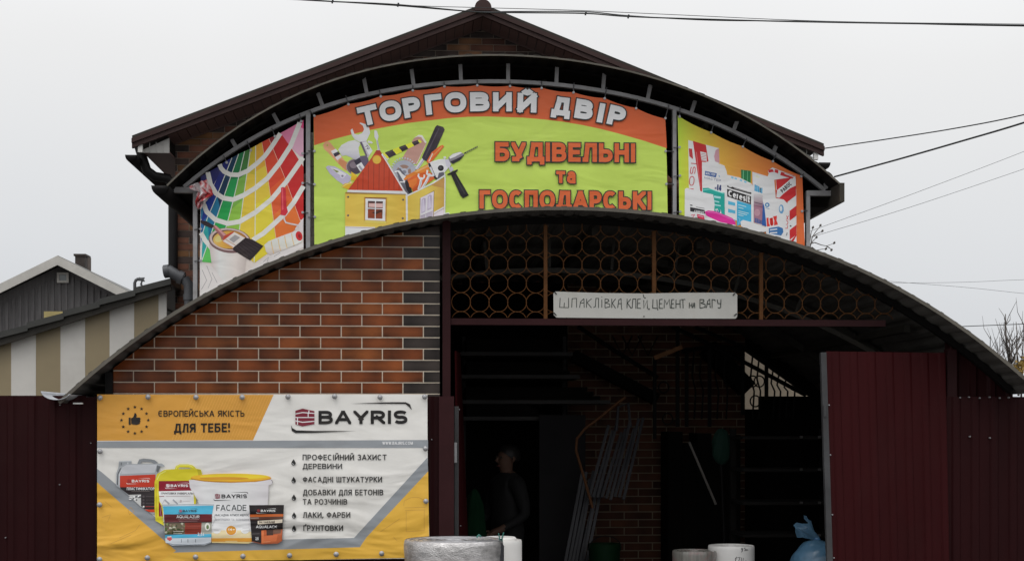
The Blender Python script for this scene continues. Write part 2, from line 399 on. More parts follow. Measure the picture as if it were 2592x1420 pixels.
# ================================================================ materials of the setting
M = {}
def seen(r, g, b, k=.8): return tuple(lin(v) / k for v in (r, g, b))
M['ground'] = mat('ground', (.11, .105, .10), .9, var=.3, vscale=1.2, bump=.5, bscale=40, dirt=(.06, .055, .05, .7))
M['floor'] = mat('floor', (.08, .075, .07), .9, var=.3)
M['burgundy'] = mat('burgundy sheet', (.020, .0032, .0038), .55, var=.3, vscale=2.5, bump=.1, bscale=9, spec=.10, stretch=(1, 1, .25), dirt=(.028, .014, .012, .2), bdist=.006)
M['gate_lit'] = mat('lit gate sheet', (.036, .0038, .0048), .55, var=.25, vscale=2.5, bump=.1, bscale=9, spec=.10, stretch=(1, 1, .25), dirt=(.034, .014, .013, .2), bdist=.006)  # fence burgundy made redder: the leaf's angle to the light, put into colour
M['post'] = mat('brown paint', (.034, .010, .011), .5, var=.25, spec=.12)
M['steel'] = mat('grey painted steel', (.36, .355, .36), .5, var=.2, vscale=6, dirt=(.16, .13, .10, .5), dscale=9)
M['gate_steel'] = mat('dark grey frame steel', (.062, .062, .064), .5, var=.25, vscale=6, spec=.2, dirt=(.06, .045, .035, .5), dscale=9)
M['galv'] = mat('galvanised', (.34, .35, .37), .42, .6, var=.2, vscale=9)
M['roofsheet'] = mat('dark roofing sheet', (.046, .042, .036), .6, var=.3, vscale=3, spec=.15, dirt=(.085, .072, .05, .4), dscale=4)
M['under'] = mat('grey sheet underside', (.115, .108, .098), .6, var=.25, vscale=4, spec=.15)
M['edge'] = mat('edge trim', (.13, .118, .098), .5, var=.35, vscale=5, spec=.2)
M['fascia'] = mat('brown fascia', (.056, .033, .030), .5, var=.18, vscale=3, spec=.15, dirt=(.075, .05, .045, .3))
M['soffit'] = mat('brown soffit plank', (.16, .10, .094), .6, var=.15, vscale=3)
M['soffit_pale'] = mat('pale soffit board', (.34, .33, .31), .6, var=.12)
M['white'] = mat('white board', (.74, .73, .70), .55, var=.08)
M['gutter'] = mat('dark gutter', (.011, .010, .010), .55, var=.2, spec=.2)
M['pipe'] = mat('grey plastic pipe', (.075, .078, .085), .45, var=.12, vscale=5)
M['black'] = mat('shade black', (.010, .009, .0085), .95, var=.2, spec=.1)  # no soot: near-black base colour stands in for deep shade
M['ringpaint'] = mat('gold brown paint', (.115, .046, .013), .55, spec=.15, var=.3, vscale=14)
M['mortar'] = mat('pale mortar', (.74, .64, .51), .9, var=.15, vscale=20)
M['mortar_dark'] = mat('grey mortar', (.25, .20, .16), .9, var=.2, vscale=20)
M['bolt'] = mat('zinc bolt', (.40, .40, .41), .45, .55, var=.2, vscale=30)
M['cable'] = mat('black cable', (.012, .014, .015), .6, var=.1)

def tile_mat(name, rough, flame):
    m = mat(name, (1, 1, 1), rough=rough, var=.12, vscale=9, vcol=True, bump=.08, bscale=35, spec=.22)
    t = m.node_tree; n = t.nodes; l = t.links; b = n['Principled BSDF']
    src = b.inputs['Base Color'].links[0].from_socket
    uv = n.new('ShaderNodeUVMap'); uv.uv_map = 'UV'
    sep = n.new('ShaderNodeSeparateXYZ'); l.new(uv.outputs[0], sep.inputs[0])
    geo = n.new('ShaderNodeNewGeometry'); mp = n.new('ShaderNodeMapping'); mp.inputs['Scale'].default_value = (5.5, 1, 9)
    l.new(geo.outputs['Position'], mp.inputs[0])
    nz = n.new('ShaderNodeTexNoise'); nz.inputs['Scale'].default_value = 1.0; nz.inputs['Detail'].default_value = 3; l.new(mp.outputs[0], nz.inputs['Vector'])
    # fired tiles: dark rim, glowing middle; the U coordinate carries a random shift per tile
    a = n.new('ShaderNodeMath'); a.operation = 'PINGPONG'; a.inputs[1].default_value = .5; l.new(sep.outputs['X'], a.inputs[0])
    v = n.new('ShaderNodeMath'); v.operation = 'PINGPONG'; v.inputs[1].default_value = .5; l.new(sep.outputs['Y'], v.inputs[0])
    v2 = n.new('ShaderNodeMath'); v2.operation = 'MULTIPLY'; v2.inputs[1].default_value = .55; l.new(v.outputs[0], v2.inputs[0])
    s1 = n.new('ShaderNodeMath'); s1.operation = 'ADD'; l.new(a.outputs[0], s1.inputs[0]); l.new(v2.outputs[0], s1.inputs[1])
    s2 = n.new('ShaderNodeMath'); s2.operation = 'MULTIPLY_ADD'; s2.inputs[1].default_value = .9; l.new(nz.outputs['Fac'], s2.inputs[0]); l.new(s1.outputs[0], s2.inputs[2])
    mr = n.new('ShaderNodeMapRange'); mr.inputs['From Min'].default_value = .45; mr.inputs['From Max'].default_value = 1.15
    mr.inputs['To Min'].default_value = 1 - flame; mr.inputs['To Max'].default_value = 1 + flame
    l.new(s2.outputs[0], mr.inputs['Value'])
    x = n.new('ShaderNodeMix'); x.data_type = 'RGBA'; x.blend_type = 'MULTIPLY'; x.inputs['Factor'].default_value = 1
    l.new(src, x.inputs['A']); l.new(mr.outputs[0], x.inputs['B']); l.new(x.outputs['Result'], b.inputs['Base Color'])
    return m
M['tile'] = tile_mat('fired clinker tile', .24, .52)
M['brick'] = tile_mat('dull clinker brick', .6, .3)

def brick_wall(name, Y, region, bw, bh, mort, ox, oz, colour, mats, parent, proud=.006, depth=.12):
    xs = [p[0] for p in region]; zs = [p[1] for p in region]; mb = MB()
    mb.prism(region, Y, Y + depth, 0)
    r0 = int((min(zs) - oz) / bh) - 1; r1 = int((max(zs) - oz) / bh) + 2
    for r in range(r0, r1):
        off = (bw / 2) * (r % 2); c0 = int((min(xs) - ox) / bw) - 2; c1 = int((max(xs) - ox) / bw) + 2
        for c in range(c0, c1):
            x0 = ox + c * bw + off; z0 = oz + r * bh
            for (xa, xb, kind) in colour.split(x0, x0 + bw, r) if hasattr(colour, 'split') else [(x0, x0 + bw, None)]:
                q = [(xa + mort / 2, z0 + mort / 2), (xb - mort / 2, z0 + mort / 2), (xb - mort / 2, z0 + bh - mort / 2), (xa + mort / 2, z0 + bh - mort / 2)]
                q = clip_convex(q, region)
                if not q: continue
                ar = abs(sum(q[i][0] * q[(i + 1) % len(q)][1] - q[(i + 1) % len(q)][0] * q[i][1] for i in range(len(q)))) / 2
                if ar < 2e-4: continue
                col = colour(xa, z0, r, c, kind); sh = random.random() * .7 - .35; n = len(q)
                dy = random.uniform(0, .0012)
                uvq = [((x - xa) / (xb - xa) + sh, (z - z0) / bh) for x, z in q]
                v = [(x, Y - proud - dy, z) for x, z in q] + [(x, Y, z) for x, z in q]
                mb.add(v, [tuple(range(n))[::1]] + [(i, n + i, n + (i + 1) % n, (i + 1) % n) for i in range(n)], 1, [col] * (2 * n), uvq * 2)
    return mb.build(name, mats, parent)

# ================================================================ ground
gb = MB(); gb.add([(-300, -60, 0), (300, -60, 0), (300, 500, 0), (-300, 500, 0)], [(0, 1, 2, 3)])
struct(gb.build('ground', M['ground']))
fl = MB(); fl.box(-2.1, 3.9, .15, 7, .004, .03); struct(fl.build('floor', M['floor']))

# ================================================================ arches
def fit_arch(pts, Y, deg=4):
    q = [P(x, y, Y) for x, y in pts]; X = np.array([v.x for v in q]); Z = np.array([v.z for v in q])
    return np.poly1d(np.polyfit(X, Z, deg)), X.min(), X.max()
LOW = [(116, 1006), (145, 1003), (177, 990), (217.7, 957), (292.5, 899), (445.6, 790.5), (560, 726), (605.6, 699), (796, 622.6), (900, 591), (1000, 571), (1100, 555), (1259, 532), (1403, 524), (1514.7, 527.5), (1706, 548), (1800, 566), (2050.6, 627), (2242, 711.7), (2426.6, 826), (2592, 955)]
UPP = [(423, 469), (498, 398), (609.5, 319), (716.7, 262), (800, 215), (915, 178), (1041, 153), (1219, 141.5), (1408, 149), (1568.7, 173), (1722, 222), (1859.6, 279), (1972, 341.6), (2053, 401), (2128, 469.5)]
INN = [(466.7, 474), (570, 396), (697, 322), (776, 286), (923, 240), (1047, 221), (1167.6, 212), (1281.7, 210.5), (1408, 214), (1525.6, 231), (1636.5, 254), (1747, 288), (1856.5, 333), (1956, 391.5), (2028, 440), (2087, 479)]
YL, YU, YT = -.30, 3.70, 4.0
lowf, lx0, lx1 = fit_arch(LOW[2:], YL, 4); lx0 = P(150, 1000, YL).x; lx1 = P(2632, 990, YL).x
uppf, ux0, ux1 = fit_arch(UPP, YU, 4)
innf, ix0, ix1 = fit_arch(INN, YT, 4)
def arch_pts(f, x0, x1, n, dz=0.):
    return [(x0 + (x1 - x0) * i / n, f(x0 + (x1 - x0) * i / n) + dz) for i in range(n + 1)]
def ribbed(f, x0, x1, pitch, amp, rib=.4, inner=0.):
    """arched profile with ribs that run along the depth"""
    base = arch_pts(f, x0, x1, 400); s = 0; out = []
    prev = base[0]
    for i, p in enumerate(base):
        s += math.dist(p, prev); prev = p
        a = base[max(0, i - 1)]; b = base[min(400, i + 1)]; tx, tz = b[0] - a[0], b[1] - a[1]; q = math.hypot(tx, tz)
        ph = (s / pitch) % 1.0; h = max(0, min(1, (rib / 2 + .12 - abs(ph - .5)) / .12)) * amp + inner
        out.append((p[0] - tz / q * h, p[1] + tx / q * h))
    return out
def sheet_roof(name, f, x0, x1, ya, yb, pitch, amp, th, parent, m, wav=0., rib=.32):
    top = ribbed(f, x0, x1, pitch, amp, rib); bot = ribbed(f, x0, x1, pitch, amp, rib, inner=-th); n = len(top)
    mb = MB(); ny = 2 + int((yb - ya) / .35); v = []; fc = []
    for k in range(ny):
        y = ya + (yb - ya) * k / (ny - 1)
        for i, (x, z) in enumerate(top): v.append((x, y + (wav * math.sin(i * .35) if k == 0 else 0), z))
    for k in range(ny):
        y = ya + (yb - ya) * k / (ny - 1)
        for i, (x, z) in enumerate(bot): v.append((x, y + (wav * math.sin(i * .35) if k == 0 else 0), z))
    o = ny * n
    for k in range(ny - 1):
        for i in range(n - 1):
            fc.append((k * n + i, k * n + i + 1, (k + 1) * n + i + 1, (k + 1) * n + i)); fc.append((o + k * n + i, o + (k + 1) * n + i, o + (k + 1) * n + i + 1, o + k * n + i + 1))
    for i in range(n - 1):
        fc.append((i, o + i, o + i + 1, i + 1)); q = (ny - 1) * n; fc.append((q + i, q + i + 1, o + q + i + 1, o + q + i))
    mb.add(v, fc)
    for q_ in range(1, 2 * (ny - 1) * (n - 1), 2): mb.m[q_] = 1
    return mb.build(name, m, parent, recalc=False)
def arch_tube(f, x0, x1, y, wdt, hgt, n=60, dz=0.):
    """rectangular steel tube bent along the arch"""
    mb = MB(); a = arch_pts(f, x0, x1, n, dz); v = []; fc = []
    for i, p in enumerate(a):
        q0 = a[max(0, i - 1)]; q1 = a[min(n, i + 1)]; tx, tz = q1[0] - q0[0], q1[1] - q0[1]; q = math.hypot(tx, tz); nx, nz = -tz / q, tx / q
        for (sh, sy) in ((-1, -1), (1, -1), (1, 1), (-1, 1)): v.append((p[0] + nx * sh * hgt / 2, y + sy * wdt / 2, p[1] + nz * sh * hgt / 2))
    for i in range(n):
        for j in range(4): fc.append((i * 4 + j, i * 4 + (j + 1) % 4, i * 4 + 4 + (j + 1) % 4, i * 4 + 4 + j))
    fc += [(3, 2, 1, 0), (n * 4, n * 4 + 1, n * 4 + 2, n * 4 + 3)]
    mb.add(v, fc); return mb

# ---------------------------------------------------------------- lower arched roof over the entrance passage
AX = .66
lr = thing('arched_roof', 'low dark barrel roof of ribbed sheet metal over the entrance passage', 'roof', (AX, YL, 2.0))
sheet_roof('roof_sheet', lowf, lx0, lx1, YL, YT + .14, .098, .011, .004, lr, [M['roofsheet'], M['under']], .004)
arch_tube(lowf, lx0, lx1, YL - .005, .008, .020, 120, dz=-.004).build('edge_trim', M['edge'], lr)
arch_tube(lowf, P(1113, 560, 0).x, lx1 - .05, .02, .04, .035, dz=-.03).build('arch_tube', M['black'], lr)  # tube coloured black to stand in for shade under the roof edge
arch_tube(lowf, lx0 + .9, lx1 - .35, .60, .03, .03, dz=-.27).build('arch_tube', M['roofsheet'], lr)
for i in range(12):
    x = lx0 + 1.2 + i * .42
    if x > lx1 - .9: break
    d = np.polyder(lowf)(x); q = math.hypot(1, d); nx, nz = -d / q, 1 / q
    MB().bar((x, .60, lowf(x) - .03), (x - nx * .22, .60, lowf(x) - nz * .22 - .03), .018).build('strut', M['roofsheet'], lr)
for yy in (1.4, 2.8):
    arch_tube(lowf, lx0 + .15, lx1 - .1, yy, .04, .05, dz=-.06).build('arch_tube', M['roofsheet'], lr)
for k in range(9):
    x = lx0 + .5 + k * .66
    MB().box(x - .02, x + .02, .3, YT - .1, lowf(x) - .075, lowf(x) - .03).build('purlin', M['roofsheet'], lr)
# curled gutter lip at the left foot and its white bracket
gx, gz = P(150, 1004, YL).x, P(150, 1004, YL).z
mb = MB(); n = 12; v = []; fc = []
for k, y in enumerate((YL - .04, YT - .3)):
    for j in range(n + 1):
        a = R(185 + 150 * j / n); sl = .0
        v.append((gx - .0 + .085 * math.cos(a) - .01, y, gz + .035 + .055 * math.sin(a)))
for j in range(n): fc.append((j, j + 1, n + 2 + j, n + 1 + j))
mb.add(v, fc); go = mb.build('gutter', M['galv'], lr, smooth=True)
sm = go.modifiers.new('thick', 'SOLIDIFY'); sm.thickness = .004
p0, p1 = P(186, 1019, -.22), P(210, 1022.5, -.22); MB().box(p0.x, p1.x, -.235, -.215, p1.z, p0.z).build('bracket', M['white'], lr)

# ---------------------------------------------------------------- upper arched canopy in front of the gable
uc = thing('arched_canopy', 'upper arched canopy on grey steel posts in front of the brick gable', 'canopy', (AX, YT, 0))
sheet_roof('roof_sheet', uppf, ux0, ux1, YU, 7.12, .145, .013, .004, uc, [M['roofsheet'], M['black']], .004)  # black underside colour carries the shade beneath the canopy
arch_tube(uppf, ux0, ux1, YU - .005, .008, .014, 120, dz=-.004).build('edge_trim', M['edge'], uc)
arch_tube(uppf, ux0 + .03, ux1 - .03, YT + .03, .03, .02, dz=-.012).build('arch_tube', M['black'], uc)  # blackened so this tube sinks into the painted canopy shade
arch_tube(innf, ix0, ix1, YT, .045, .032).build('arch_tube', M['steel'], uc)
STR = [((584, 349), (597.6, 373)), ((691, 287), (705, 313)), ((803.5, 233), (816, 267)), ((920.5, 196), (929, 239)), ((1041, 171), (1047.5, 220)), ((1165, 161), (1167, 211)), ((1286, 161), (1286, 210)), ((1410, 166), (1408, 213)), ((1530, 183), (1526, 229)), ((1647, 213), (1638.6, 254)), ((1760, 254), (1749, 288)), ((1867, 304), (1856, 332)), ((1967, 365), (1956, 390)), ((2090, 452), (2090, 478))]
for (a, b) in STR:
    MB().bar(P(*a, YT), P(*b, YT), .032, .03).build('strut', M['steel'], uc)
for (xa, xb, top) in ((489.7, 500.5, 478), (775, 786, 287), (1702, 1711, 278), (2039, 2048.5, 486)):
    a = P(xa, top, YT); b = P(xb, top, YT); MB().box(a.x, b.x, YT - .03, YT + .03, lowf(a.x) + .012, a.z).build('post', M['steel'], uc)
for (a, b) in (((421, 481), (500, 484)), ((2040, 489.5), (2126, 489.5))):
    p, q = P(*a, YT), P(*b, YT); MB().box(p.x, q.x, YT - .032, YT + .028, p.z - .025, p.z + .02).build('crossbar', M['steel'], uc)
for k in range(8):
    x = ux0 + .3 + k * (ux1 - ux0 - .6) / 7
    MB().box(x - .02, x + .02, YT + .4, 7.1, uppf(x) - .07, uppf(x) - .025).build('purlin', M['roofsheet'], uc)
# eave gutter along the left foot, dark end boards at both feet
for x in (ux0 - .02,):
    z = uppf(ux0)
    mb = MB(); v = []; fc = []; n = 10
    for y in (YU + .02, 7.1):
        for j in range(n + 1):
            a = R(180 + 180 * j / n); v.append((x + .075 * math.cos(a) - .04, y, z + .0 + .085 * math.sin(a)))
    for j in range(n): fc.append((j, j + 1, n + 2 + j, n + 1 + j))
    mb.add(v, fc + [tuple(range(n + 1))]); o = mb.build('gutter', M['gutter'], uc, smooth=True); o.modifiers.new('thick', 'SOLIDIFY').thickness = .004
z = uppf(ux1); MB().box(ux1 - .012, ux1 + .03, YU - .012, 7.0, z - .15, z + .012).build('eave_board', M['roofsheet'], uc)
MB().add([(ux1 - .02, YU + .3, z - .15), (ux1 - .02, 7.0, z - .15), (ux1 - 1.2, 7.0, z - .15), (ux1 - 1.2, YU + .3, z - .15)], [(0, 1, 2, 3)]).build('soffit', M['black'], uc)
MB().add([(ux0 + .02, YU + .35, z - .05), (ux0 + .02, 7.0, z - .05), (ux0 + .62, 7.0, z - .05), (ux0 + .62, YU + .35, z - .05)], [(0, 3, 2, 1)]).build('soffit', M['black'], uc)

# ================================================================ brick house with the gable
YV, YG = 6.75, 7.2
rid = P(1222, 12, YV); le = P(337, 337, YV); re = P(2086, 372, YV)
HX = rid.x; HZ = rid.z; HW = (abs(le.x - HX) + abs(re.x - HX)) / 2; EZ = (le.z + re.z) / 2
wl = P(444, 500, YG).x; wr = 2 * HX - wl
bh_ = thing('brick_house', 'brown brick house with a gable roof behind the arched canopy', 'house', (HX, YG, 0))
slope = (HZ - EZ) / HW
def roofz(x): return HZ - abs(x - HX) * slope
class GableCol:
    def split(s, a, b, r):                                   # dark quoins up both corners and along the verges
        return [(a, b, None)]
    def __call__(s, x, z, r, c, k):
        dv = roofz(x + .12) - .15 - z
        edge = min(x + .25 - wl, wr - x)
        if edge < (.14 if r % 2 else .27) or dv < .10: base = (.042, .031, .028) if random.random() < .8 else (.05, .026, .02)
        elif random.random() < .22: base = (.055, .036, .030)
        else: base = random.choice([(.15, .060, .036), (.16, .066, .040), (.12, .049, .031), (.10, .043, .030), (.19, .092, .045)])
        if edge < .5 and random.random() < .18: base = (.16, .075, .03)
        q = random.uniform(.8, 1.15); return tuple(v * q for v in base)
top = roofz(HX) - .15
reg = [(wl, 0), (wr, 0), (wr, roofz(wr) - .15), (HX, top), (wl, roofz(wl) - .15)]
brick_wall('wall', YG, reg, .25, .07, .008, wl + .02, .03, GableCol(), [M['mortar_dark'], M['brick']], bh_, .006, .3)
for xa in (wl, wr - .3): MB().box(xa, xa + .3, YG + .301, 14, 0, EZ - .2).build('side_wall', M['mortar_dark'], bh_)
def slab(sgn, t0, t1, ya, yb, x_end=None):                   # strip parallel to the roof slope
    xe = HX + sgn * (x_end or HW)
    return [(HX, ya, HZ - t0), (xe, ya, HZ - t0 - slope * abs(xe - HX)), (xe, ya, HZ - t1 - slope * abs(xe - HX)), (HX, ya, HZ - t1)], yb
rf = MB()
for sgn in (-1, 1):
    v, yb = slab(sgn, 0, .03, YV - .02, 14.5); v = v + [(x, yb, z) for x, _, z in v]
    rf.add(v, [(0, 1, 2, 3), (7, 6, 5, 4), (0, 4, 5, 1), (1, 5, 6, 2), (2, 6, 7, 3)])
rfo = rf.build('roof', M['roofsheet'], bh_)
for sgn in (-1, 1):
    mb = MB()
    for (t0, t1, y0, y1) in ((.0315, .078, YV - .045, YV + .02), (.0795, .128, YV - .02, YV + .03)):
        v, _ = slab(sgn, t0, t1, y0, y1, HW + .002); v = v + [(x, y1, z) for x, _, z in v]
        mb.add(v, [(0, 1, 2, 3), (7, 6, 5, 4), (0, 4, 5, 1), (1, 5, 6, 2), (2, 6, 7, 3)])
    mb.build('fascia', M['fascia'], bh_)
    mb = MB(); npl = 34; xe = HW - .35                        # soffit planks across the verge
    for i in range(npl):
        a = i * xe / npl + .004; b = (i + 1) * xe / npl - .004; xa, xb = HX + sgn * a, HX + sgn * b
        za, zb = HZ - .125 - a * slope, HZ - .125 - b * slope
        mb.add([(xa, YV + .03, za), (xb, YV + .03, zb), (xb, YG, zb - .02), (xa, YG, za - .02), (xa, YV + .03, za + .015), (xb, YV + .03, zb + .015), (xb, YG, zb - .005), (xa, YG, za - .005)],
               [(0, 1, 2, 3), (7, 6, 5, 4), (0, 4, 5, 1), (1, 5, 6, 2), (2, 6, 7, 3), (3, 7, 4, 0)])
    mb.build('soffit', M['soffit'], bh_)
    a, b = (HX, YG - .012, top + .012), (HX + sgn * (HW - .36), YG - .012, top + .012 - slope * (HW - .36))
    MB().bar(a, b, .03, .02, up=(0, 0, 1)).build('trim', M['soffit'], bh_)
# half-round ridge cap with its dark open end
mb = MB(); v = []; fc = []; n = 14
for y in (YV - .1, 14.5):
    for j in range(n + 1):
        a = R(200 - 220 * j / n); v.append((HX + .088 * math.cos(a), y, HZ - .062 + .088 * math.sin(a)))
for j in range(n): fc.append((j, j + 1, n + 2 + j, n + 1 + j))
fc.append(tuple(range(n + 1))); mb.add(v, fc); mb.build('ridge_cap', M['fascia'], rfo, smooth=True)
# eaves: boxed ends, soffits, white board ends
for sgn, wx in ((-1, wl), (1, wr)):
    xo = HX + sgn * (HW - .10); zo = EZ - .30 + .0
    za = P(384, 389, YV + .1).z
    x1, x2 = sorted((xo, wx))
    mb = MB(); zt = roofz(wx) - .15
    mb.prism([(x1, za), (x2, za), (x2, zt if sgn < 0 else EZ - .13), (x1, EZ - .13 if sgn < 0 else zt)] , YV + .06, YV + .09)
    for q in range(1, 4): mb.box(x1 + (x2 - x1) * q / 4 - .004, x1 + (x2 - x1) * q / 4 + .004, YV + .054, YV + .0595, za + .012, za + .11)
    mb.build('eave_end', M['soffit_pale'], bh_)
    MB().box(x1, x2, YV + .0915, 14.3, za, za + .02).build('eave_soffit', M['soffit'], bh_)
    MB().box(*(sorted((xo - sgn * .001, xo + sgn * .045))), YV + .0, YV + .05, za - .005, za + .125).build('board_end', M['white'], bh_)
    gxx = xo + sgn * .11
    mb = MB(); v = []; fc = []; n = 10
    for y in (YV - .02, 14.3):
        for j in range(n + 1):
            a = R(180 + 180 * j / n); v.append((gxx + .062 * math.cos(a), y, EZ - .20 + .075 * math.sin(a)))
    for j in range(n): fc.append((j, j + 1, n + 2 + j, n + 1 + j))
    mb.add(v, fc + [tuple(range(n + 1))]); o = mb.build('gutter', M['gutter'], bh_, smooth=True); o.modifiers.new('thick', 'SOLIDIFY').thickness = .005
# swan-neck downpipe at the left corner
pts = [P(352, 372, YV + .25), P(364, 410, YV + .25), P(372, 432, YV + .25), P(392, 447, YV + .3), P(425, 452, YV + .36), P(437, 470, YV + .38), P(438, 520, YV + .38)]
MB().tube(pts + [Vector((pts[-1].x, pts[-1].y, P(438, 690, YV + .38).z))], .05, 12).build('downpipe', M['gutter'], bh_, smooth=True)
# grey plastic elbow pipe over the lean-to roof
e = [P(414, 688, 6.55), P(428, 686, 6.55), P(452, 700, 6.55), P(466, 706, 6.55), P(477, 720, 6.55), P(479, 745, 6.55)]
mb = MB().tube([e[0], e[1], e[2], e[3]], [.058, .062, .055, .055], 16).tube([e[3], e[4], e[5], Vector((e[5].x, e[5].y, 1.2))], .052, 16)
for a, b in ((e[2], e[3]), (e[1], e[0])):
    d = (b - a).normalized(); mb.tube([a, a + d * .05], .068, 16)
mb.tube([e[5], e[5] + Vector((0, 0, -.06))], .062, 16)
mb.build('drainpipe', M['pipe'], bh_, smooth=True)
# pale boarding seen in the slit between the upper banners
pb = MB(); a = P(774, 335, 4.25); b = P(800, 640, 4.25)
for i in range(14):
    z0 = b.z + (a.z - b.z) * i / 14; z1 = b.z + (a.z - b.z) * (i + 1) / 14
    pb.box(a.x, b.x, 4.25 + .006 * (i % 2), 4.28, z0 + .002, z1 - .002)
tag(pb.build('boarding_panel', mat('pale boarding', (.62, .58, .52), .6, var=.15, vscale=6)), 'narrow pale boarding strip seen between the colour fan banner and the green one', 'panel')

# ================================================================ front brick wall left of the gate
fx0, fx1 = P(287, 900, 0).x, P(1113, 900, 0).x
ztop = lambda x: lowf(x) - .012
reg = [(fx0, 0), (fx1, 0), (fx1, ztop(fx1))] + [(fx1 + (fx0 - fx1) * i / 12, ztop(fx1 + (fx0 - fx1) * i / 12)) for i in range(1, 13)]
bwid = (P(761, 925, 0).x - P(339.7, 925, 0).x) / 4
zrow = P(600, 938.7, 0).z; xj = P(391, 953, 0).x; bhei = (P(600, 910, 0).z - P(600, 967.4, 0).z) / 2
class FrontCol:
    def split(s, a, b, r): return [(a, b, None)]
    def __call__(s, x, z, r, c, k):
        if x + bwid > fx1 - .01 + (-.02): q = random.uniform(.75, 1.3); return tuple(v * q for v in (.038, .029, .025))
        q = random.uniform(.72, 1.15); b = random.choice([(.215, .057, .014), (.195, .051, .013), (.235, .067, .016), (.175, .046, .012), (.205, .050, .012)])
        return tuple(v * q for v in b)
fw = thing('brick_wall', 'glazed orange brown clinker tile wall beside the gate under the low arched roof', 'wall', ((fx0 + fx1) / 2, 0, 0))
# zrow is the underside of a row whose joints stand at xj
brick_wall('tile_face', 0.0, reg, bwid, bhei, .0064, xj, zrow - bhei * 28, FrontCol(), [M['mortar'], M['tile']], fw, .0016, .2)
px = P(283, 900, 0).x; MB().box(fx0 - .045, fx0 - .002, -.02, .05, 0, ztop(fx0 - .03)).build('edge_post', M['gutter'], fw)

# ================================================================ passage behind: dark enclosing walls
xL, xR = lx0 + .12, lx1 - .06
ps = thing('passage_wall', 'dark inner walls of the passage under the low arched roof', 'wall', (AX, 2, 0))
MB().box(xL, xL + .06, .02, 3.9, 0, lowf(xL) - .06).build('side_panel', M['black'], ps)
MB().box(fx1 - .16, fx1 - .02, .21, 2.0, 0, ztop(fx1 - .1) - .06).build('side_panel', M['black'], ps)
# back wall: brick part and the light gap on its right
ox0, ox1 = P(1893, 900, YT).x, P(2062, 900, YT).x
oz1 = P(1950, 850, YT).z; oz0 = P(1950, 1035, YT).z
bx0 = P(1440, 900, YT).x
class BackCol:
    def split(s, a, b, r): return [(a, b, None)]
    def __call__(s, x, z, r, c, k):
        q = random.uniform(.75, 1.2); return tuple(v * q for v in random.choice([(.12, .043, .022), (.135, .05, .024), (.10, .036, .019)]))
reg = [(bx0, 0), (ox0, 0), (ox0, lowf(ox0) + .012)] + [(ox0 + (bx0 - ox0) * i / 40, lowf(ox0 + (bx0 - ox0) * i / 40) + .012) for i in range(1, 41)]
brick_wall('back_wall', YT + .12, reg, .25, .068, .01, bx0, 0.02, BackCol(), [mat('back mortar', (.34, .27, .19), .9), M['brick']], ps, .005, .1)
bw = MB(); n = 14  # black panels added to darken the back and trim the daylight gap
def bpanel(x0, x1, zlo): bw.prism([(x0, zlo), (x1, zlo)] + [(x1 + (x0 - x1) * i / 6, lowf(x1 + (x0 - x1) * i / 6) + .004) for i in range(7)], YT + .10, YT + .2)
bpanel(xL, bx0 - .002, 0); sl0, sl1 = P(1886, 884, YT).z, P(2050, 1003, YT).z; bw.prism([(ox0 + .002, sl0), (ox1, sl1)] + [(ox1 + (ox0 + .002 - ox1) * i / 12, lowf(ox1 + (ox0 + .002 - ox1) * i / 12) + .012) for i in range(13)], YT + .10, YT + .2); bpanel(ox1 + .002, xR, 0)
xm = P(1932, 900, YT).x; bw.box(ox0 + .002, xm, YT + .10, YT + .2, 0, oz0); bw.box(xm + .001, ox1, YT + .10, YT + .2, 0, P(1950, 1002, YT).z); bw.build('shade_panel', M['black'], ps)
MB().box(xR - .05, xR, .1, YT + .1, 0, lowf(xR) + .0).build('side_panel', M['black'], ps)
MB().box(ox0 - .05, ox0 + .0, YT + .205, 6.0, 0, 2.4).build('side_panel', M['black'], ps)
yl = MB(); yl.box(ox0 + .3, ox1 + 1.2, 6.3, 6.4, 0, 2.9)
tag(yl.build('yard_wall', mat('beige plaster', (.33, .27, .20), .8, var=.12, bump=.1)), 'pale beige plaster wall in daylight seen through the gap behind the stair railing', 'wall')
# ================================================================ printed banners
vin = vinyl('banner vinyl', .35); vin2 = vinyl('banner vinyl creased', .6, (.85, 1.5))
YB = 3.95
def sheet_back(pts_px, Y, th=.004):
    q = [P(x, y, Y) for x, y in pts_px]; v = [(p.x, Y + .0005, p.z) for p in q] + [(p.x, Y + .0005 + th, p.z) for p in q]; n = len(q)
    tri = tessellate_polygon([[Vector((p.x, p.z, 0)) for p in q]])
    mb = MB(); mb.add(v, [tuple(t) for t in tri] + [tuple(n + i for i in t[::-1]) for t in tri] + [(i, (i + 1) % n, n + (i + 1) % n, n + i) for i in range(n)], 0, pc(215, 212, 205))
    return mb
def scallop(pts, drop=3.5, k=5):
    """edge pulled up at the ties and sagging between them"""
    o = []
    for a, b in zip(pts, pts[1:]):
        for i in range(k): t = i / k; o.append((a[0] + (b[0] - a[0]) * t, a[1] + (b[1] - a[1]) * t + drop * 4 * t * (1 - t)))
    return o + [pts[-1]]
LIME, ORG = (177, 200, 88), (197, 92, 52)
tie_mb = MB(); TIE = mat('grey tie wire', (.09, .09, .095), .5)
def ties(parent, lst, Y):
    for (a, b) in lst:
        pa, pb_ = P(*a, Y - .006), P(*b, YT - .035 if Y > 2 else Y)
        MB().tube([pa, pb_], .0042, 6).build('tie', TIE, parent)
        MB().tube([pa + Vector((0, -.006, 0)), pa + Vector((0, .004, 0))], .011, 10).build('eyelet', M['bolt'], parent)

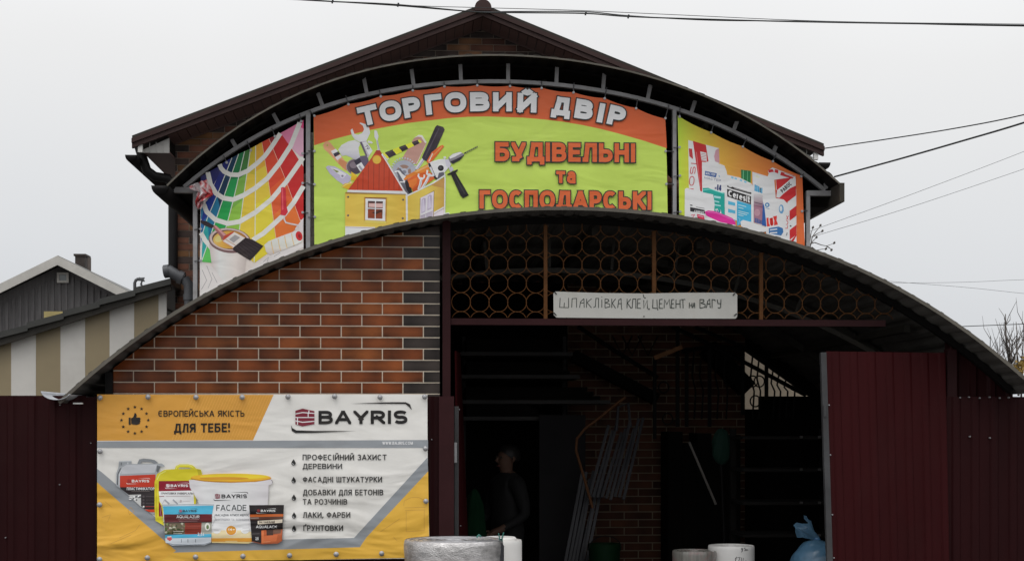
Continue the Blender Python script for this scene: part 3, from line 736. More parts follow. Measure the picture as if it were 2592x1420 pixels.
# ---------------------------------------------------------------- left banner: colour fan and paint tools
LB = thing('banner', 'left banner with a paint colour fan, paint can, brush and roller', 'banner', P(636, 640, YB), 'banners under the arched canopy')
top = scallop([(508, 447), (574, 411), (635, 380), (700, 343), (763, 306)], 2)
out = top + [(768, 305), (768, 629), (768, 660), (700, 700), (505, 800)]
sheet_back(out, YB).build('sheet', vin, LB)
a = Art(YB, 480, 290, 3.003)
full = [((x - 480) * 3.003, (y - 290) * 3.003) for x, y in out]
a.poly(full, (205, 195, 188))
def band(l, r, cuts, cols):                    # strip between two edge lines cut into colour fields
    def at(ln, t):
        L_ = [math.dist(p, q) for p, q in zip(ln, ln[1:])]; T = t * sum(L_)
        for (p, q), d in zip(zip(ln, ln[1:]), L_):
            if T <= d: return (p[0] + (q[0] - p[0]) * T / d, p[1] + (q[1] - p[1]) * T / d)
            T -= d
        return ln[-1]
    cuts = [0] + cuts + [1]
    for (t0, t1), c in zip(zip(cuts, cuts[1:]), cols):
        m_ = [(t0 + (t1 - t0) * i / 3) for i in range(4)]
        a.poly([at(l, t) for t in m_] + [at(r, t) for t in m_[::-1]], c)
e0 = [(84, 472), (84, 1120)]
e1 = [(262, 362), (150, 620), (84, 800), (84, 1000)]
e2 = [(322, 330), (215, 600), (130, 800), (100, 900)]
e3 = [(372, 302), (262, 620), (190, 830), (90, 1120)]
e4 = [(418, 282), (335, 640), (285, 830), (190, 1130)]
e5 = [(463, 260), (408, 640), (380, 865), (360, 1000)]
e6 = [(502, 238), (500, 600), (497, 930), (490, 1130)]
e7 = [(550, 212), (600, 510), (655, 935), (660, 1010)]
e8 = [(603, 184), (735, 510), (838, 800), (850, 830)]
e9 = [(692, 142), (760, 235), (866, 400), (866, 480)]
a.poly([(84, 472), (120, 452), (240, 385), (262, 362), (238, 430), (170, 560), (120, 610), (84, 600)], (30, 32, 92))
a.poly([(84, 600), (150, 610), (215, 600), (150, 745), (84, 690)], (36, 60, 120)); a.poly([(84, 690), (140, 760), (84, 800)], (46, 110, 150))
band(e1, e2, [.42, .75], [(24, 34, 108), (30, 52, 132), (38, 100, 150)])
band(e2, e3, [.25, .5, .8], [(12, 52, 78), (12, 46, 72), (28, 108, 142), (44, 150, 150)])
band(e3, e4, [.24, .5, .78], [(26, 110, 62), (30, 140, 72), (34, 148, 72), (84, 176, 84)])
band(e4, e5, [.25, .52, .78], [(60, 112, 52), (112, 160, 66), (132, 178, 66), (128, 178, 70)])
band(e5, e6, [.25, .55], [(186, 168, 50), (206, 178, 58), (208, 180, 60)])
band(e6, e7, [.22, .5, .75], [(205, 156, 50), (212, 180, 60), (214, 190, 58), (206, 188, 50)])
band(e7, e8, [.17, .45, .7], [(190, 62, 42), (196, 66, 42), (202, 84, 44), (206, 104, 46)])
a.poly([(603, 184), (692, 142), (760, 235), (866, 400), (866, 800), (838, 800), (735, 510)], (182, 38, 38))
a.poly([(603, 184), (655, 160), (640, 235), (625, 245)], (130, 30, 38))
a.poly([(692, 142), (835, 62), (800, 190), (765, 245)], (216, 118, 150)); a.poly([(835, 62), (866, 45), (866, 320), (840, 320), (765, 245)], (224, 158, 178))
a.poly([(842, 55), (866, 43), (866, 110), (845, 100)], (214, 70, 120))
for e in (e2, e3, e4, e5, e6): a.stroke(e, 6, (200, 205, 195))
for e in (e7, e8): a.stroke(e, 3, (206, 180, 160))
W_ = (208, 204, 198)
a.stroke([(228, 380), (240, 410), (262, 435), (310, 458), (370, 460), (440, 430), (510, 375), (570, 320), (625, 245), (690, 145)], 34, W_)
a.stroke([(138, 440), (158, 530), (200, 600), (255, 636), (330, 648), (410, 615), (500, 560), (592, 485), (682, 372), (768, 240), (838, 64)], 36, W_)
a.stroke([(90, 640), (130, 740), (195, 800), (290, 830), (380, 815), (500, 745), (620, 648), (735, 512), (862, 330)], 36, W_)
a.stroke([(86, 900), (120, 960), (170, 1020)], 34, W_)
a.stroke([(480, 955), (560, 905), (642, 832), (720, 760), (792, 668), (866, 545)], 36, W_)
a.poly([(866, 785), (830, 830), (800, 870), (860, 900)], (214, 196, 196))
# paint can, brush and roller
a.poly([(400, 1240), (300, 1290), (84, 1395), (78, 1400), (78, 1112), (170, 1155), (280, 1240), (430, 1195), (600, 1075), (866, 975), (866, 1010), (700, 1090)], (206, 200, 197))
for ln in ([(95, 1180), (130, 1260), (90, 1330)], [(130, 1150), (170, 1250), (140, 1320)], [(170, 1200), (210, 1280)], [(560, 1120), (600, 1085), (590, 1120)], [(640, 1080), (690, 1050)]): a.stroke(ln, 4, (150, 146, 146))
a.grad([(148, 985), (170, 1155), (225, 1225), (270, 1275), (330, 1250), (420, 1205), (440, 1010), (445, 970)], 0, [(150, (190, 176, 172)), (230, (216, 208, 202)), (350, (206, 196, 190)), (440, (180, 168, 162))])
a.ell(305, 958, 162, 95, (112, 84, 84), 6); a.ell(303, 950, 152, 84, (190, 172, 168), 6); a.ell(306, 952, 136, 74, (92, 62, 52), 6)
a.grad([(306 + 128 * math.cos(t / 14 * math.pi), 952 + 68 * math.sin(t / 14 * math.pi)) for t in range(28)], 0, [(180, (212, 172, 96)), (250, (206, 158, 70)), (430, (150, 96, 40))])
a.ell(225, 945, 34, 24, (222, 190, 120), -20)
a.poly([(170, 848), (198, 842), (278, 912), (262, 945), (244, 958), (236, 930)], (150, 96, 96)); a.poly([(186, 848), (200, 846), (276, 915), (266, 930)], (190, 140, 138))
a.poly([(84, 804), (130, 812), (188, 846), (168, 866), (110, 842), (84, 822)], (44, 34, 38))
a.poly([(262, 922), (330, 890), (346, 896), (300, 960), (250, 968)], (178, 70, 52))
a.poly([(252, 962), (340, 894), (425, 940), (332, 1018)], (206, 198, 192)); a.poly([(300, 950), (345, 915), (385, 935), (335, 975)], (150, 146, 146)); a.stroke([(254, 968), (332, 1012)], 6, (196, 130, 80)); a.stroke([(272, 948), (350, 996)], 4, (170, 120, 80))
a.poly([(332, 1012), (425, 936), (480, 952), (562, 1000), (500, 1070), (460, 1110), (400, 1075), (330, 1030)], (40, 31, 34))
for i in range(6): a.stroke([(350 + i * 18, 1005 - i * 11), (440 + i * 20, 1085 - i * 16)], 3, (62, 50, 52))
a.grad([(568, 992), (600, 964), (700, 924), (815, 882), (846, 896), (858, 930), (850, 972), (720, 1028), (612, 1068), (582, 1046)], 1, [(900, (226, 218, 208)), (990, (216, 206, 196)), (1060, (188, 176, 170))])
for x, y in ((620, 962), (672, 942), (722, 922), (775, 902)): a.stroke([(x, y), (x + 8, y + 50), (x + 20, y + 95)], 5, (206, 166, 90))
a.ell(832, 924, 25, 36, (190, 40, 44), -15); a.ell(836, 926, 10, 16, (140, 30, 36), -15)
a.stroke([(718, 762), (720, 800), (732, 822), (770, 832), (822, 842), (828, 862)], 11, (196, 190, 190))
a.poly([(695, 558), (712, 552), (730, 562), (736, 700), (748, 740), (728, 770), (690, 764), (694, 740)], (184, 40, 56)); a.poly([(700, 565), (710, 560), (714, 720), (702, 730)], (206, 80, 90))
a.build('printed_picture', vin, LB)
# torn corner curling over the post
mb = MB(); nu, nv = 9, 11; v = []; cc = []
side = [((476, 470), (522, 455)), ((482, 478), (532, 472)), ((500, 486), (540, 494)), ((497, 500), (526, 506)), ((494, 512), (514, 514)), ((498, 528), (508, 530))]
for i in range(nv):
    t = i / (nv - 1) * (len(side) - 1); q0 = min(int(t), len(side) - 2); f_ = t - q0
    L0, R0 = [tuple(side[q0][s_][d] * (1 - f_) + side[q0 + 1][s_][d] * f_ for d in (0, 1)) for s_ in (0, 1)]
    for j in range(nu):
        u = j / (nu - 1); q = P(L0[0] + (R0[0] - L0[0]) * u + random.uniform(-1.5, 1.5), L0[1] + (R0[1] - L0[1]) * u + random.uniform(-2, 2), YB - .06 - .05 * math.sin(i * 1.1 + j * 1.3) - random.uniform(0, .02))
        v.append(q); red = (u > .55 and i < 6) or (i >= 6 and u < .7) or random.random() < .1
        cc.append(pc(*((176, 56, 60) if red and random.random() < .8 else random.choice([(212, 196, 198), (216, 208, 206), (206, 170, 174)]))))
mb.add(v, [(i * nu + j, i * nu + j + 1, (i + 1) * nu + j + 1, (i + 1) * nu + j) for i in range(nv - 1) for j in range(nu - 1)], 0, cc)
mb.build('torn_corner', vin, LB)
ties(LB, [((574, 412), (566, 394)), ((635, 381), (625, 357)), ((696, 346), (688, 325)), ((763, 308), (758, 290)), ((766, 389), (780, 388)), ((766, 464), (780, 463)), ((766, 538), (780, 539)), ((508, 580), (492, 581)), ((508, 660), (492, 661))], YB)

# ---------------------------------------------------------------- main banner
MBn = thing('banner', 'wide lime green banner with an orange top band and a toolbox house picture', 'banner', P(1240, 600, YB), 'banners under the arched canopy')
top = scallop([(794, 295), (882, 264), (964, 244), (1045, 229), (1125, 219), (1208, 216), (1291, 218), (1371, 223), (1451, 234), (1530.5, 249), (1610, 274), (1684, 301)], 3.2)
out = top + [(1688, 420), (1690, 545), (1690, 600), (1240, 610), (796, 660), (795, 480)]
sheet_back(out, YB).build('sheet', vin, MBn)
a = Art(YB, 0, 0, 1)
a.poly(out, LIME)
crv = [(795, 368.5), (890, 341), (988, 320), (1086, 305.5), (1184, 296.5), (1278, 297), (1376, 303), (1473, 317), (1571, 340), (1688, 376)]
fine = []
for (p0, p1) in zip(crv, crv[1:]): fine += [p0, ((p0[0] + p1[0]) / 2, (p0[1] + p1[1]) / 2 - 1.2)]
a.poly(top + fine[::-1][:0] + [(1688, 376)] + fine[::-1], ORG)
# arched title
a.n = 200
BK = (40, 44, 44)
a.view(760, 180, 3.067)
for ch, cx, cy, w_, h_, an in (('Т', 527, 347, 152, 150, -13), ('О', 700, 312, 170, 156, -9), ('Р', 866, 284, 134, 154, -9.5), ('Г', 1036, 262, 128, 154, -6), ('О', 1205, 247, 168, 156, -3), ('В', 1393, 242, 150, 148, -1), ('И', 1569, 243, 146, 148, 0)):
    a.rot_text(ch, cx, cy, w_, h_, an, t=.29, c=(236, 234, 230), out=BK, ow=.058)
a.view(1180, 180, 3.067)
for ch, cx, cy, w_, h_, an in (('Й', 472, 250, 148, 150, 1.5), ('Д', 738, 278, 136, 142, 7), ('В', 915, 302, 138, 150, 9), ('І', 1046, 329, 46, 150, 11), ('Р', 1168, 352, 132, 152, 13)):
    a.rot_text(ch, cx, cy, w_, h_, an, t=.29, c=(236, 234, 230), out=BK, ow=.058)
OL = (196, 92, 50)
a.text('БУДІВЕЛЬНІ', [(226, 555), (1310, 566), (1310, 712), (226, 702)], t=.235, c=OL, out=BK, ow=.055, gap=.115)
a.text('та', [(698, 778), (848, 782), (848, 876), (698, 872)], t=.28, c=OL, out=BK, ow=.075, gap=.13)
a.text('ГОСПОДАРСЬКІ', [(103, 927), (1436, 938), (1436, 1080), (103, 1070)], t=.235, c=OL, out=BK, ow=.055, gap=.115)
a.build('lettering', vin, MBn)

h = Art(YB, 800, 300, 4.275, n=4)
# tools behind the house
h.poly([(75, 290), (90, 262), (120, 245), (150, 258), (360, 520), (320, 570), (240, 490), (130, 370), (85, 330)], (204, 150, 112))
h.poly([(255, 440), (330, 470), (370, 520), (330, 565), (240, 490)], (188, 128, 88)); h.ell(122, 292, 9, 9, (150, 160, 60))
h.poly([(160, 355), (215, 330), (250, 375), (195, 410)], (222, 220, 224)); h.poly([(185, 385), (240, 358), (262, 385), (205, 420)], (52, 46, 60)); h.poly([(205, 420), (262, 395), (275, 420), (230, 455)], (200, 196, 202))
h.ell(420, 525, 88, 82, (96, 82, 92)); h.ell(430, 530, 70, 66, (72, 62, 72)); h.ell(405, 505, 40, 36, (120, 108, 116))
for k in range(16): t = R(110 + k * 12); h.ell(420 + 90 * math.cos(t), 525 + 84 * math.sin(t), 7, 7, (150, 140, 146))
h.poly([(470, 410), (560, 400), (570, 470), (500, 560), (465, 520)], (88, 80, 100))
h.grad([(240, 340), (275, 290), (350, 250), (420, 235), (480, 270), (460, 320), (465, 370), (478, 420), (430, 450), (370, 420), (320, 400), (280, 410)], 1, [(240, (226, 224, 230)), (330, (206, 204, 212)), (450, (160, 158, 170))])
h.poly([(320, 290), (400, 270), (410, 330), (340, 350)], (216, 214, 222)); h.poly([(410, 460), (470, 425), (490, 470), (435, 510)], (50, 46, 58)); h.poly([(435, 510), (490, 475), (530, 540), (480, 580)], (222, 220, 226)); h.poly([(455, 520), (475, 510), (515, 560), (495, 572)], (150, 150, 160))
h.poly([(560, 240), (600, 250), (617, 268), (600, 275), (560, 265)], (210, 210, 214))
# big spanner
h.poly([(472, 250), (540, 240), (612, 350), (560, 430), (540, 400)], (176, 168, 178)); h.poly([(500, 262), (545, 250), (612, 352), (575, 400)], (212, 208, 216)); h.poly([(472, 255), (492, 252), (555, 400), (548, 432)], (92, 84, 100))
h.poly([(373, 130), (392, 110), (415, 170), (455, 180), (500, 160), (520, 120), (505, 80), (470, 55), (480, 47), (540, 66), (575, 105), (585, 160), (560, 215), (545, 245), (470, 258), (420, 230), (390, 190)], (206, 206, 210)); h.poly([(545, 75), (575, 105), (583, 160), (560, 210), (550, 150)], (228, 228, 232))
h.rot_text('19', 556, 315, 52, 34, 62, t=.16, c=(80, 76, 90))
# screwdriver
h.poly([(630, 135), (645, 130), (660, 140), (676, 195), (668, 235), (690, 335), (668, 340), (650, 235), (632, 205)], (222, 222, 226)); h.poly([(655, 240), (666, 238), (688, 335), (676, 338)], (160, 160, 170))
h.ell(676, 345, 20, 10, (190, 190, 196))
# pliers
h.poly([(105, 530), (130, 512), (200, 520), (260, 552), (340, 600), (400, 650), (345, 700), (300, 720), (225, 670), (150, 600)], (176, 170, 190)); h.poly([(150, 530), (230, 548), (330, 610), (300, 640), (220, 590)], (212, 206, 222)); h.poly([(175, 545), (250, 575), (225, 590)], (120, 130, 70)); h.ell(285, 625, 26, 24, (196, 192, 208)); h.ell(285, 625, 12, 11, (120, 116, 130))
h.poly([(380, 575), (400, 590), (445, 620), (430, 680), (370, 665), (385, 620)], (216, 168, 40)); h.poly([(275, 740), (310, 705), (395, 690), (350, 770), (310, 755)], (214, 160, 40)); h.stroke([(285, 742), (330, 712), (390, 694)], 9, (232, 200, 120)); h.ell(375, 695, 12, 12, (214, 190, 150))
# striped level, saw, roller handle
h.poly([(940, 420), (1060, 215), (1100, 190), (1150, 190), (1195, 265), (1090, 500), (960, 460)], (176, 136, 124)); h.poly([(1060, 215), (1110, 180), (1150, 185), (1198, 262), (1180, 272), (1138, 205), (1100, 200)], (216, 202, 194)); h.poly([(1180, 290), (1198, 265), (1100, 480), (1080, 500)], (206, 182, 168))
h.poly([(715, 385), (740, 370), (790, 440), (770, 455)], (216, 210, 200))
lvl0, lvl1 = [(720, 380), (1120, 228)], [(770, 440), (1140, 262)]
cuts = [(0, .06, (214, 202, 60)), (.06, .27, (50, 40, 46)), (.27, .44, (216, 206, 50)), (.44, .62, (48, 40, 46)), (.62, .79, (216, 206, 50)), (.79, .95, (48, 40, 46)), (.95, 1, (216, 206, 60))]
for t0, t1, c in cuts:
    l = lambda A_, t: (A_[0][0] + (A_[1][0] - A_[0][0]) * t, A_[0][1] + (A_[1][1] - A_[0][1]) * t)
    h.poly([l(lvl0, t0), l(lvl0, t1), l(lvl1, t1 + .02), l(lvl1, t0 + .0)], c)
    q = [l(lvl0, t0), l(lvl0, t1)]; q = [(x + 6, y + 14) for x, y in q]; h.stroke(q, 9, tuple(min(255, v + 26) for v in c))
h.poly([(1150, 430), (1180, 445), (1100, 560), (1070, 540)], (196, 194, 202)); h.stroke([(1170, 440), (1095, 550)], 10, (150, 146, 160))
h.grad([(1145, 425), (1290, 95), (1310, 75), (1375, 95), (1392, 125), (1250, 445), (1200, 465), (1160, 450)], 0, [(1145, (58, 50, 66)), (1270, (44, 38, 46)), (1392, (66, 58, 64))])
h.stroke([(1180, 420), (1330, 110)], 14, (74, 66, 76))
h.poly([(1195, 470), (1250, 370), (1340, 300), (1370, 290), (1386, 305), (1270, 450), (1220, 490)], (206, 96, 46)); h.stroke([(1240, 430), (1365, 305)], 10, (224, 140, 84)); h.stroke([(1220, 470), (1262, 380)], 12, (206, 190, 180))
# gear, cutter, orange case
for k in range(15):
    t = R(-175 + k * 13); h.poly([(950 + 118 * math.cos(t - .06), 560 + 118 * math.sin(t - .06)), (950 + 140 * math.cos(t - .05), 560 + 138 * math.sin(t - .05)), (950 + 140 * math.cos(t + .06), 560 + 138 * math.sin(t + .06)), (950 + 118 * math.cos(t + .06), 560 + 118 * math.sin(t + .06))], (176, 178, 188))
h.ell(950, 570, 124, 118, (156, 158, 168)); h.ell(950, 575, 78, 72, (140, 112, 100)); h.stroke([(870, 500), (1040, 640)], 22, (160, 162, 172)); h.stroke([(1040, 510), (880, 640)], 22, (150, 152, 162)); h.ell(955, 580, 42, 38, (170, 172, 182)); h.ell(955, 582, 22, 20, (120, 122, 134))
h.poly([(870, 560), (910, 540), (1000, 660), (1040, 800), (990, 830), (900, 680)], (92, 92, 102)); h.stroke([(850, 580), (890, 570), (960, 690), (985, 720)], 15, (204, 204, 212)); h.poly([(900, 560), (930, 600), (990, 640), (960, 670), (910, 620)], (226, 226, 232)); h.stroke([(900, 690), (960, 690), (985, 730)], 12, (206, 206, 212))
h.poly([(960, 690), (1000, 660), (1040, 800), (1010, 822), (980, 770)], (34, 30, 34))
h.poly([(985, 665), (1090, 600), (1210, 560), (1300, 640), (1160, 740), (1060, 800), (1020, 740)], (198, 92, 40)); h.poly([(1000, 680), (1090, 640), (1090, 700), (1040, 760), (1010, 740)], (214, 112, 48)); h.poly([(1040, 770), (1110, 720), (1120, 760), (1050, 800)], (176, 76, 34))
h.poly([(945, 660), (980, 620), (1080, 565), (1210, 495), (1262, 540), (1200, 570), (1060, 620), (960, 672)], (216, 120, 48)); h.poly([(1060, 580), (1200, 510), (1225, 520), (1090, 585)], (232, 160, 100))
for (x0, y0, x1, y1) in ((1140, 640, 1110, 770), (1232, 600, 1140, 770)):
    h.stroke([(x0, y0), ((x0 + x1) / 2 + 6, (y0 + y1) / 2), (x1, y1)], 26, (220, 220, 224)); h.stroke([(x0 + 3, y0 + 20), (x1 + 6, y1)], 6, (150, 150, 160))
h.stroke([(1112, 600), (1106, 625), (1122, 652), (1150, 658), (1170, 640), (1172, 610)], 17, (224, 224, 228)); h.stroke([(1205, 560), (1200, 600), (1225, 624), (1262, 620), (1282, 590), (1276, 560)], 20, (226, 226, 230))
# drill
h.poly([(1212, 490), (1250, 470), (1330, 445), (1400, 440), (1440, 480), (1425, 545), (1380, 600), (1300, 660), (1262, 600), (1215, 520)], (214, 214, 218)); h.poly([(1212, 490), (1232, 484), (1300, 640), (1320, 650), (1300, 668), (1275, 640), (1250, 590), (1222, 530)], (40, 38, 44)); h.poly([(1330, 590), (1380, 580), (1392, 620), (1310, 660)], (92, 90, 100)); h.poly([(1225, 530), (1245, 525), (1285, 620), (1270, 630)], (196, 196, 202))
h.ell(1350, 540, 32, 31, (34, 32, 36)); h.ell(1346, 536, 14, 13, (70, 70, 76)); h.poly([(1250, 475), (1330, 447), (1395, 442), (1330, 470), (1262, 492)], (234, 234, 238))
h.poly([(1395, 450), (1430, 440), (1462, 500), (1440, 540), (1410, 520)], (188, 186, 196)); h.poly([(1430, 425), (1480, 385), (1560, 362), (1605, 392), (1560, 450), (1480, 495), (1445, 470)], (126, 122, 130)); h.poly([(1440, 420), (1480, 388), (1560, 365), (1580, 376), (1500, 420), (1450, 440)], (206, 204, 210)); h.poly([(1450, 470), (1520, 440), (1606, 395), (1560, 452), (1480, 495)], (44, 42, 48)); h.poly([(1375, 420), (1400, 412), (1410, 432), (1385, 440)], (206, 204, 210))
h.stroke([(1602, 382), (1748, 306)], 13, (46, 44, 50))
for k in range(6): x = 1628 + k * 21; h.stroke([(x, 376 - k * 11), (x + 9, 360 - k * 11)], 6, (160, 176, 110))
h.poly([(1435, 540), (1470, 520), (1490, 560), (1455, 585)], (170, 168, 180)); h.poly([(1418, 605), (1450, 590), (1530, 552), (1535, 565), (1510, 590), (1545, 650), (1600, 740), (1652, 832), (1590, 866), (1560, 830), (1510, 720), (1460, 610), (1425, 616)], (34, 32, 34)); h.stroke([(1500, 620), (1560, 730), (1610, 820)], 10, (58, 56, 58))
# the house itself
h.grad([(988, 838), (1270, 720), (1395, 640), (1390, 1150), (978, 1150)], 0, [(988, (200, 172, 72)), (1200, (206, 182, 84)), (1390, (186, 148, 70))])
h.poly([(1220, 720), (1395, 640), (1393, 760), (1330, 745)], (176, 134, 74))
h.poly([(1125, 865), (1280, 782), (1270, 1140), (1120, 1160)], (110, 84, 60)); h.poly([(1130, 862), (1274, 792), (1266, 1130), (1122, 1150)], (204, 196, 208)); h.poly([(1130, 1060), (1262, 1010), (1260, 1110), (1122, 1140)], (176, 166, 180))
for x, y in ((1166, 880), (1232, 846)): h.poly([(x - 22, y), (x, y - 18), (x + 20, y - 14), (x + 16, y + 130), (x - 26, y + 150)], (168, 156, 176)); h.poly([(x - 16, y + 6), (x + 2, y - 8), (x + 14, y + 120), (x - 20, y + 138)], (196, 188, 204))
h.stroke([(1196, 850), (1184, 1130)], 8, (226, 222, 230)); h.stroke([(1128, 1042), (1266, 986)], 12, (226, 222, 230)); h.stroke([(1130, 1060), (1265, 1004)], 4, (140, 128, 146))
h.poly([(1276, 1020), (1380, 960), (1386, 1090), (1272, 1110)], (206, 196, 202)); h.stroke([(1276, 1022), (1382, 962)], 12, (226, 220, 222)); h.stroke([(1278, 1036), (1382, 976)], 5, (150, 130, 130))
h.stroke([(985, 838), (1100, 785), (1270, 700), (1388, 622)], 15, (218, 210, 202)); h.stroke([(1392, 600), (1396, 660), (1390, 1120)], 13, (222, 216, 210)); h.poly([(1385, 1060), (1400, 1025), (1440, 1020), (1450, 1050), (1400, 1075)], (214, 214, 216))
h.grad([(316, 806), (972, 812), (978, 1200), (316, 1300)], 0, [(316, (206, 174, 74)), (640, (210, 180, 80)), (975, (200, 166, 66))])
h.poly([(318, 800), (972, 808), (972, 830), (318, 818)], (150, 112, 50)); h.poly([(316, 1168), (640, 1178), (640, 1320), (316, 1320)], (214, 208, 214)); h.stroke([(318, 1178), (640, 1190)], 7, (160, 146, 156))
h.stroke([(980, 818), (984, 1160)], 19, (222, 216, 208))
for x, y in ((347, 852), (942, 882), (347, 1051), (938, 1082)): h.ell(x, y, 11, 11, (72, 66, 66)); h.ell(x - 3, y - 3, 4, 4, (140, 136, 136))
h.poly([(518, 852), (770, 858), (765, 1130), (518, 1115)], (176, 134, 52)); h.poly([(526, 856), (764, 862), (752, 880), (536, 872)], (120, 76, 40)); h.poly([(536, 868), (752, 876), (748, 1112), (532, 1100)], (222, 216, 214)); h.poly([(562, 895), (724, 900), (718, 1088), (560, 1082)], (96, 46, 30)); h.poly([(570, 920), (722, 922), (720, 965), (570, 960)], (206, 170, 164)); h.poly([(562, 895), (724, 900), (722, 920), (566, 915)], (70, 50, 50)); h.poly([(562, 985), (640, 1000), (700, 985), (719, 1080), (561, 1080)], (130, 60, 34)); h.poly([(600, 1020), (700, 990), (716, 1010), (650, 1040)], (64, 34, 26)); h.stroke([(644, 892), (640, 1092)], 11, (224, 220, 218)); h.stroke([(560, 974), (722, 980)], 11, (224, 220, 218)); h.poly([(520, 1105), (765, 1118), (755, 1138), (530, 1122)], (216, 190, 96))
h.poly([(652, 348), (690, 346), (958, 790), (345, 778), (600, 430)], (176, 62, 36)); h.poly([(652, 348), (690, 346), (735, 420), (700, 400), (640, 380), (590, 450)], (150, 50, 30))
for x, y0 in ((454, 660), (510, 585), (568, 510), (626, 490), (684, 490), (738, 440), (792, 520), (846, 610), (900, 700)): h.stroke([(x, y0), (x - 3, 775)], 4, (104, 32, 22))
h.ell(658, 448, 48, 47, (196, 146, 52)); h.ell(660, 452, 42, 40, (206, 168, 64))
h.poly([(342, 776), (955, 788), (975, 822), (336, 800)], (222, 214, 208)); h.poly([(340, 796), (972, 818), (972, 826), (338, 804)], (170, 156, 140)); h.stroke([(712, 388), (760, 460), (955, 790), (985, 826)], 17, (222, 214, 208)); h.stroke([(728, 400), (970, 800)], 4, (170, 156, 146))
h.build('printed_picture', vin, MBn)
ties(MBn, [((882, 265), (875, 242)), ((964, 245), (960, 228)), ((1045, 230), (1045, 217)), ((1125, 220), (1124, 208)), ((1208, 217), (1208, 203)), ((1291, 219), (1291, 206)), ((1371, 224), (1371, 206)), ((1451.6, 235), (1453, 210)), ((1530.5, 250), (1536, 222)), ((1610, 275), (1614, 252)), ((1684, 300), (1693, 266)), ((1685, 383), (1706, 384)), ((1687, 466), (1706, 467)), ((796, 294), (784, 280)), ((796, 383), (780, 382)), ((796, 467), (780, 466)), ((797, 549), (780, 550))], YB)

# ---------------------------------------------------------------- right banner: building mixes
RB = thing('banner', 'right banner fading from lime to orange with bags of building mix', 'banner', P(1880, 600, YB), 'banners under the arched canopy')
top = scallop([(1715.5, 292), (1720, 296), (1800, 335), (1880, 371), (1956, 408), (2031, 446)], 3)
out = top + [(2034, 540), (2037, 619), (2037, 660), (1880, 640), (1720, 600), (1718, 420)]
sheet_back(out, YB).build('sheet', vin, RB)
a = Art(YB, 1700, 330, 4.553)
a.grad([((x - 1700) * 4.553, (y - 330) * 4.553) for x, y in out], 0, [(80, (176, 200, 62)), (280, (196, 184, 62)), (560, (206, 160, 62)), (900, (204, 130, 58)), (1300, (204, 108, 52)), (1520, (208, 98, 50))])
WB = (222, 219, 216)
a.poly([(192, 115), (545, 208), (550, 380), (480, 420), (360, 720), (200, 690)], WB); a.poly([(245, 124), (395, 170), (425, 360), (355, 380), (358, 712), (330, 700)], (178, 42, 46)); a.poly([(330, 245), (400, 262), (405, 362), (345, 350)], (216, 206, 210))
for i in range(5): a.stroke([(340, 268 + i * 18), (398, 280 + i * 18)], 5, (160, 60, 70))
a.poly([(508, 230), (545, 210), (552, 380), (500, 360), (490, 300)], (186, 140, 150)); a.poly([(198, 210), (228, 215), (240, 330), (205, 300)], (178, 60, 66)); a.stroke([(230, 215), (242, 330)], 10, (178, 42, 46))
a.rot_text('IOSI', 238, 530, 320, 62, -84, t=.15, c=(182, 60, 66), gap=.2); a.stroke([(285, 250), (330, 660)], 8, (196, 110, 112))
a.poly([(350, 365), (560, 390), (610, 410), (632, 470), (642, 520), (612, 1010), (352, 900)], WB); a.poly([(385, 470), (522, 498), (510, 545), (382, 518)], (44, 82, 140)); a.text('MACTEP', [(395, 482), (505, 506), (502, 530), (393, 508)], t=.16, c=(216, 222, 230)); a.text('МАСТЕР', [(380, 535), (570, 572), (566, 596), (378, 558)], t=.12, c=(60, 70, 120)); a.stroke([(545, 520), (552, 540)], 9, (120, 160, 190))
a.text('14', [(525, 625), (574, 634), (572, 700), (522, 692)], t=.24, c=(40, 50, 100)); a.box_text('N', 498, 655, 516, 682, t=.2, c=(50, 60, 110))
a.poly([(358, 668), (420, 664), (540, 710), (610, 722), (612, 980), (480, 930), (480, 740), (362, 716)], (30, 150, 138)); a.stroke([(360, 690), (450, 680), (600, 730)], 8, (120, 200, 190))
for y, x1 in ((765, 566), (815, 548), (858, 566)): a.stroke([(488, y), (x1, y + 14)], 24 if y < 800 else 14, (160, 214, 206))
a.poly([(500, 910), (530, 905), (545, 950), (565, 915), (575, 965), (540, 968)], (206, 214, 220)); a.stroke([(520, 920), (545, 960), (560, 925)], 12, (60, 70, 130))
a.poly([(152, 680), (175, 665), (300, 700), (478, 745), (485, 780), (495, 850), (490, 930), (480, 1080), (150, 1040)], WB); a.poly([(212, 885), (380, 920), (384, 962), (214, 935)], (36, 36, 40)); a.text('CERESIT', [(262, 918), (372, 938), (372, 966), (262, 944)], t=.2, c=(222, 222, 222)); a.stroke([(212, 862), (240, 868)], 12, (50, 50, 54)); a.stroke([(280, 885), (378, 902)], 7, (110, 110, 114))
a.poly([(292, 965), (372, 985), (386, 1050), (300, 1030)], (200, 44, 78)); a.stroke([(305, 985), (365, 1000)], 8, (226, 170, 186)); a.stroke([(225, 980), (265, 972), (240, 1010)], 9, (204, 80, 104))
a.poly([(800, 455), (915, 470), (910, 620), (802, 600)], (36, 110, 66)); a.stroke([(826, 462), (824, 590)], 9, (110, 176, 130)); a.stroke([(875, 468), (872, 600)], 8, (90, 160, 116)); a.stroke([(916, 470), (915, 620)], 7, (200, 180, 60))
a.poly([(645, 515), (780, 545), (910, 610), (940, 640), (945, 1085), (615, 1010), (618, 560)], WB)
for x, y in ((700, 548), (740, 560), (800, 580), (850, 598)): a.stroke([(x - 14, y - 6), (x + 12, y + 4)], 18, (110, 180, 206))
a.poly([(640, 635), (918, 718), (916, 740), (700, 680), (640, 655)], (44, 40, 40)); a.stroke([(655, 645), (690, 655)], 10, (216, 216, 216)); a.stroke([(720, 668), (900, 716)], 5, (180, 180, 180))
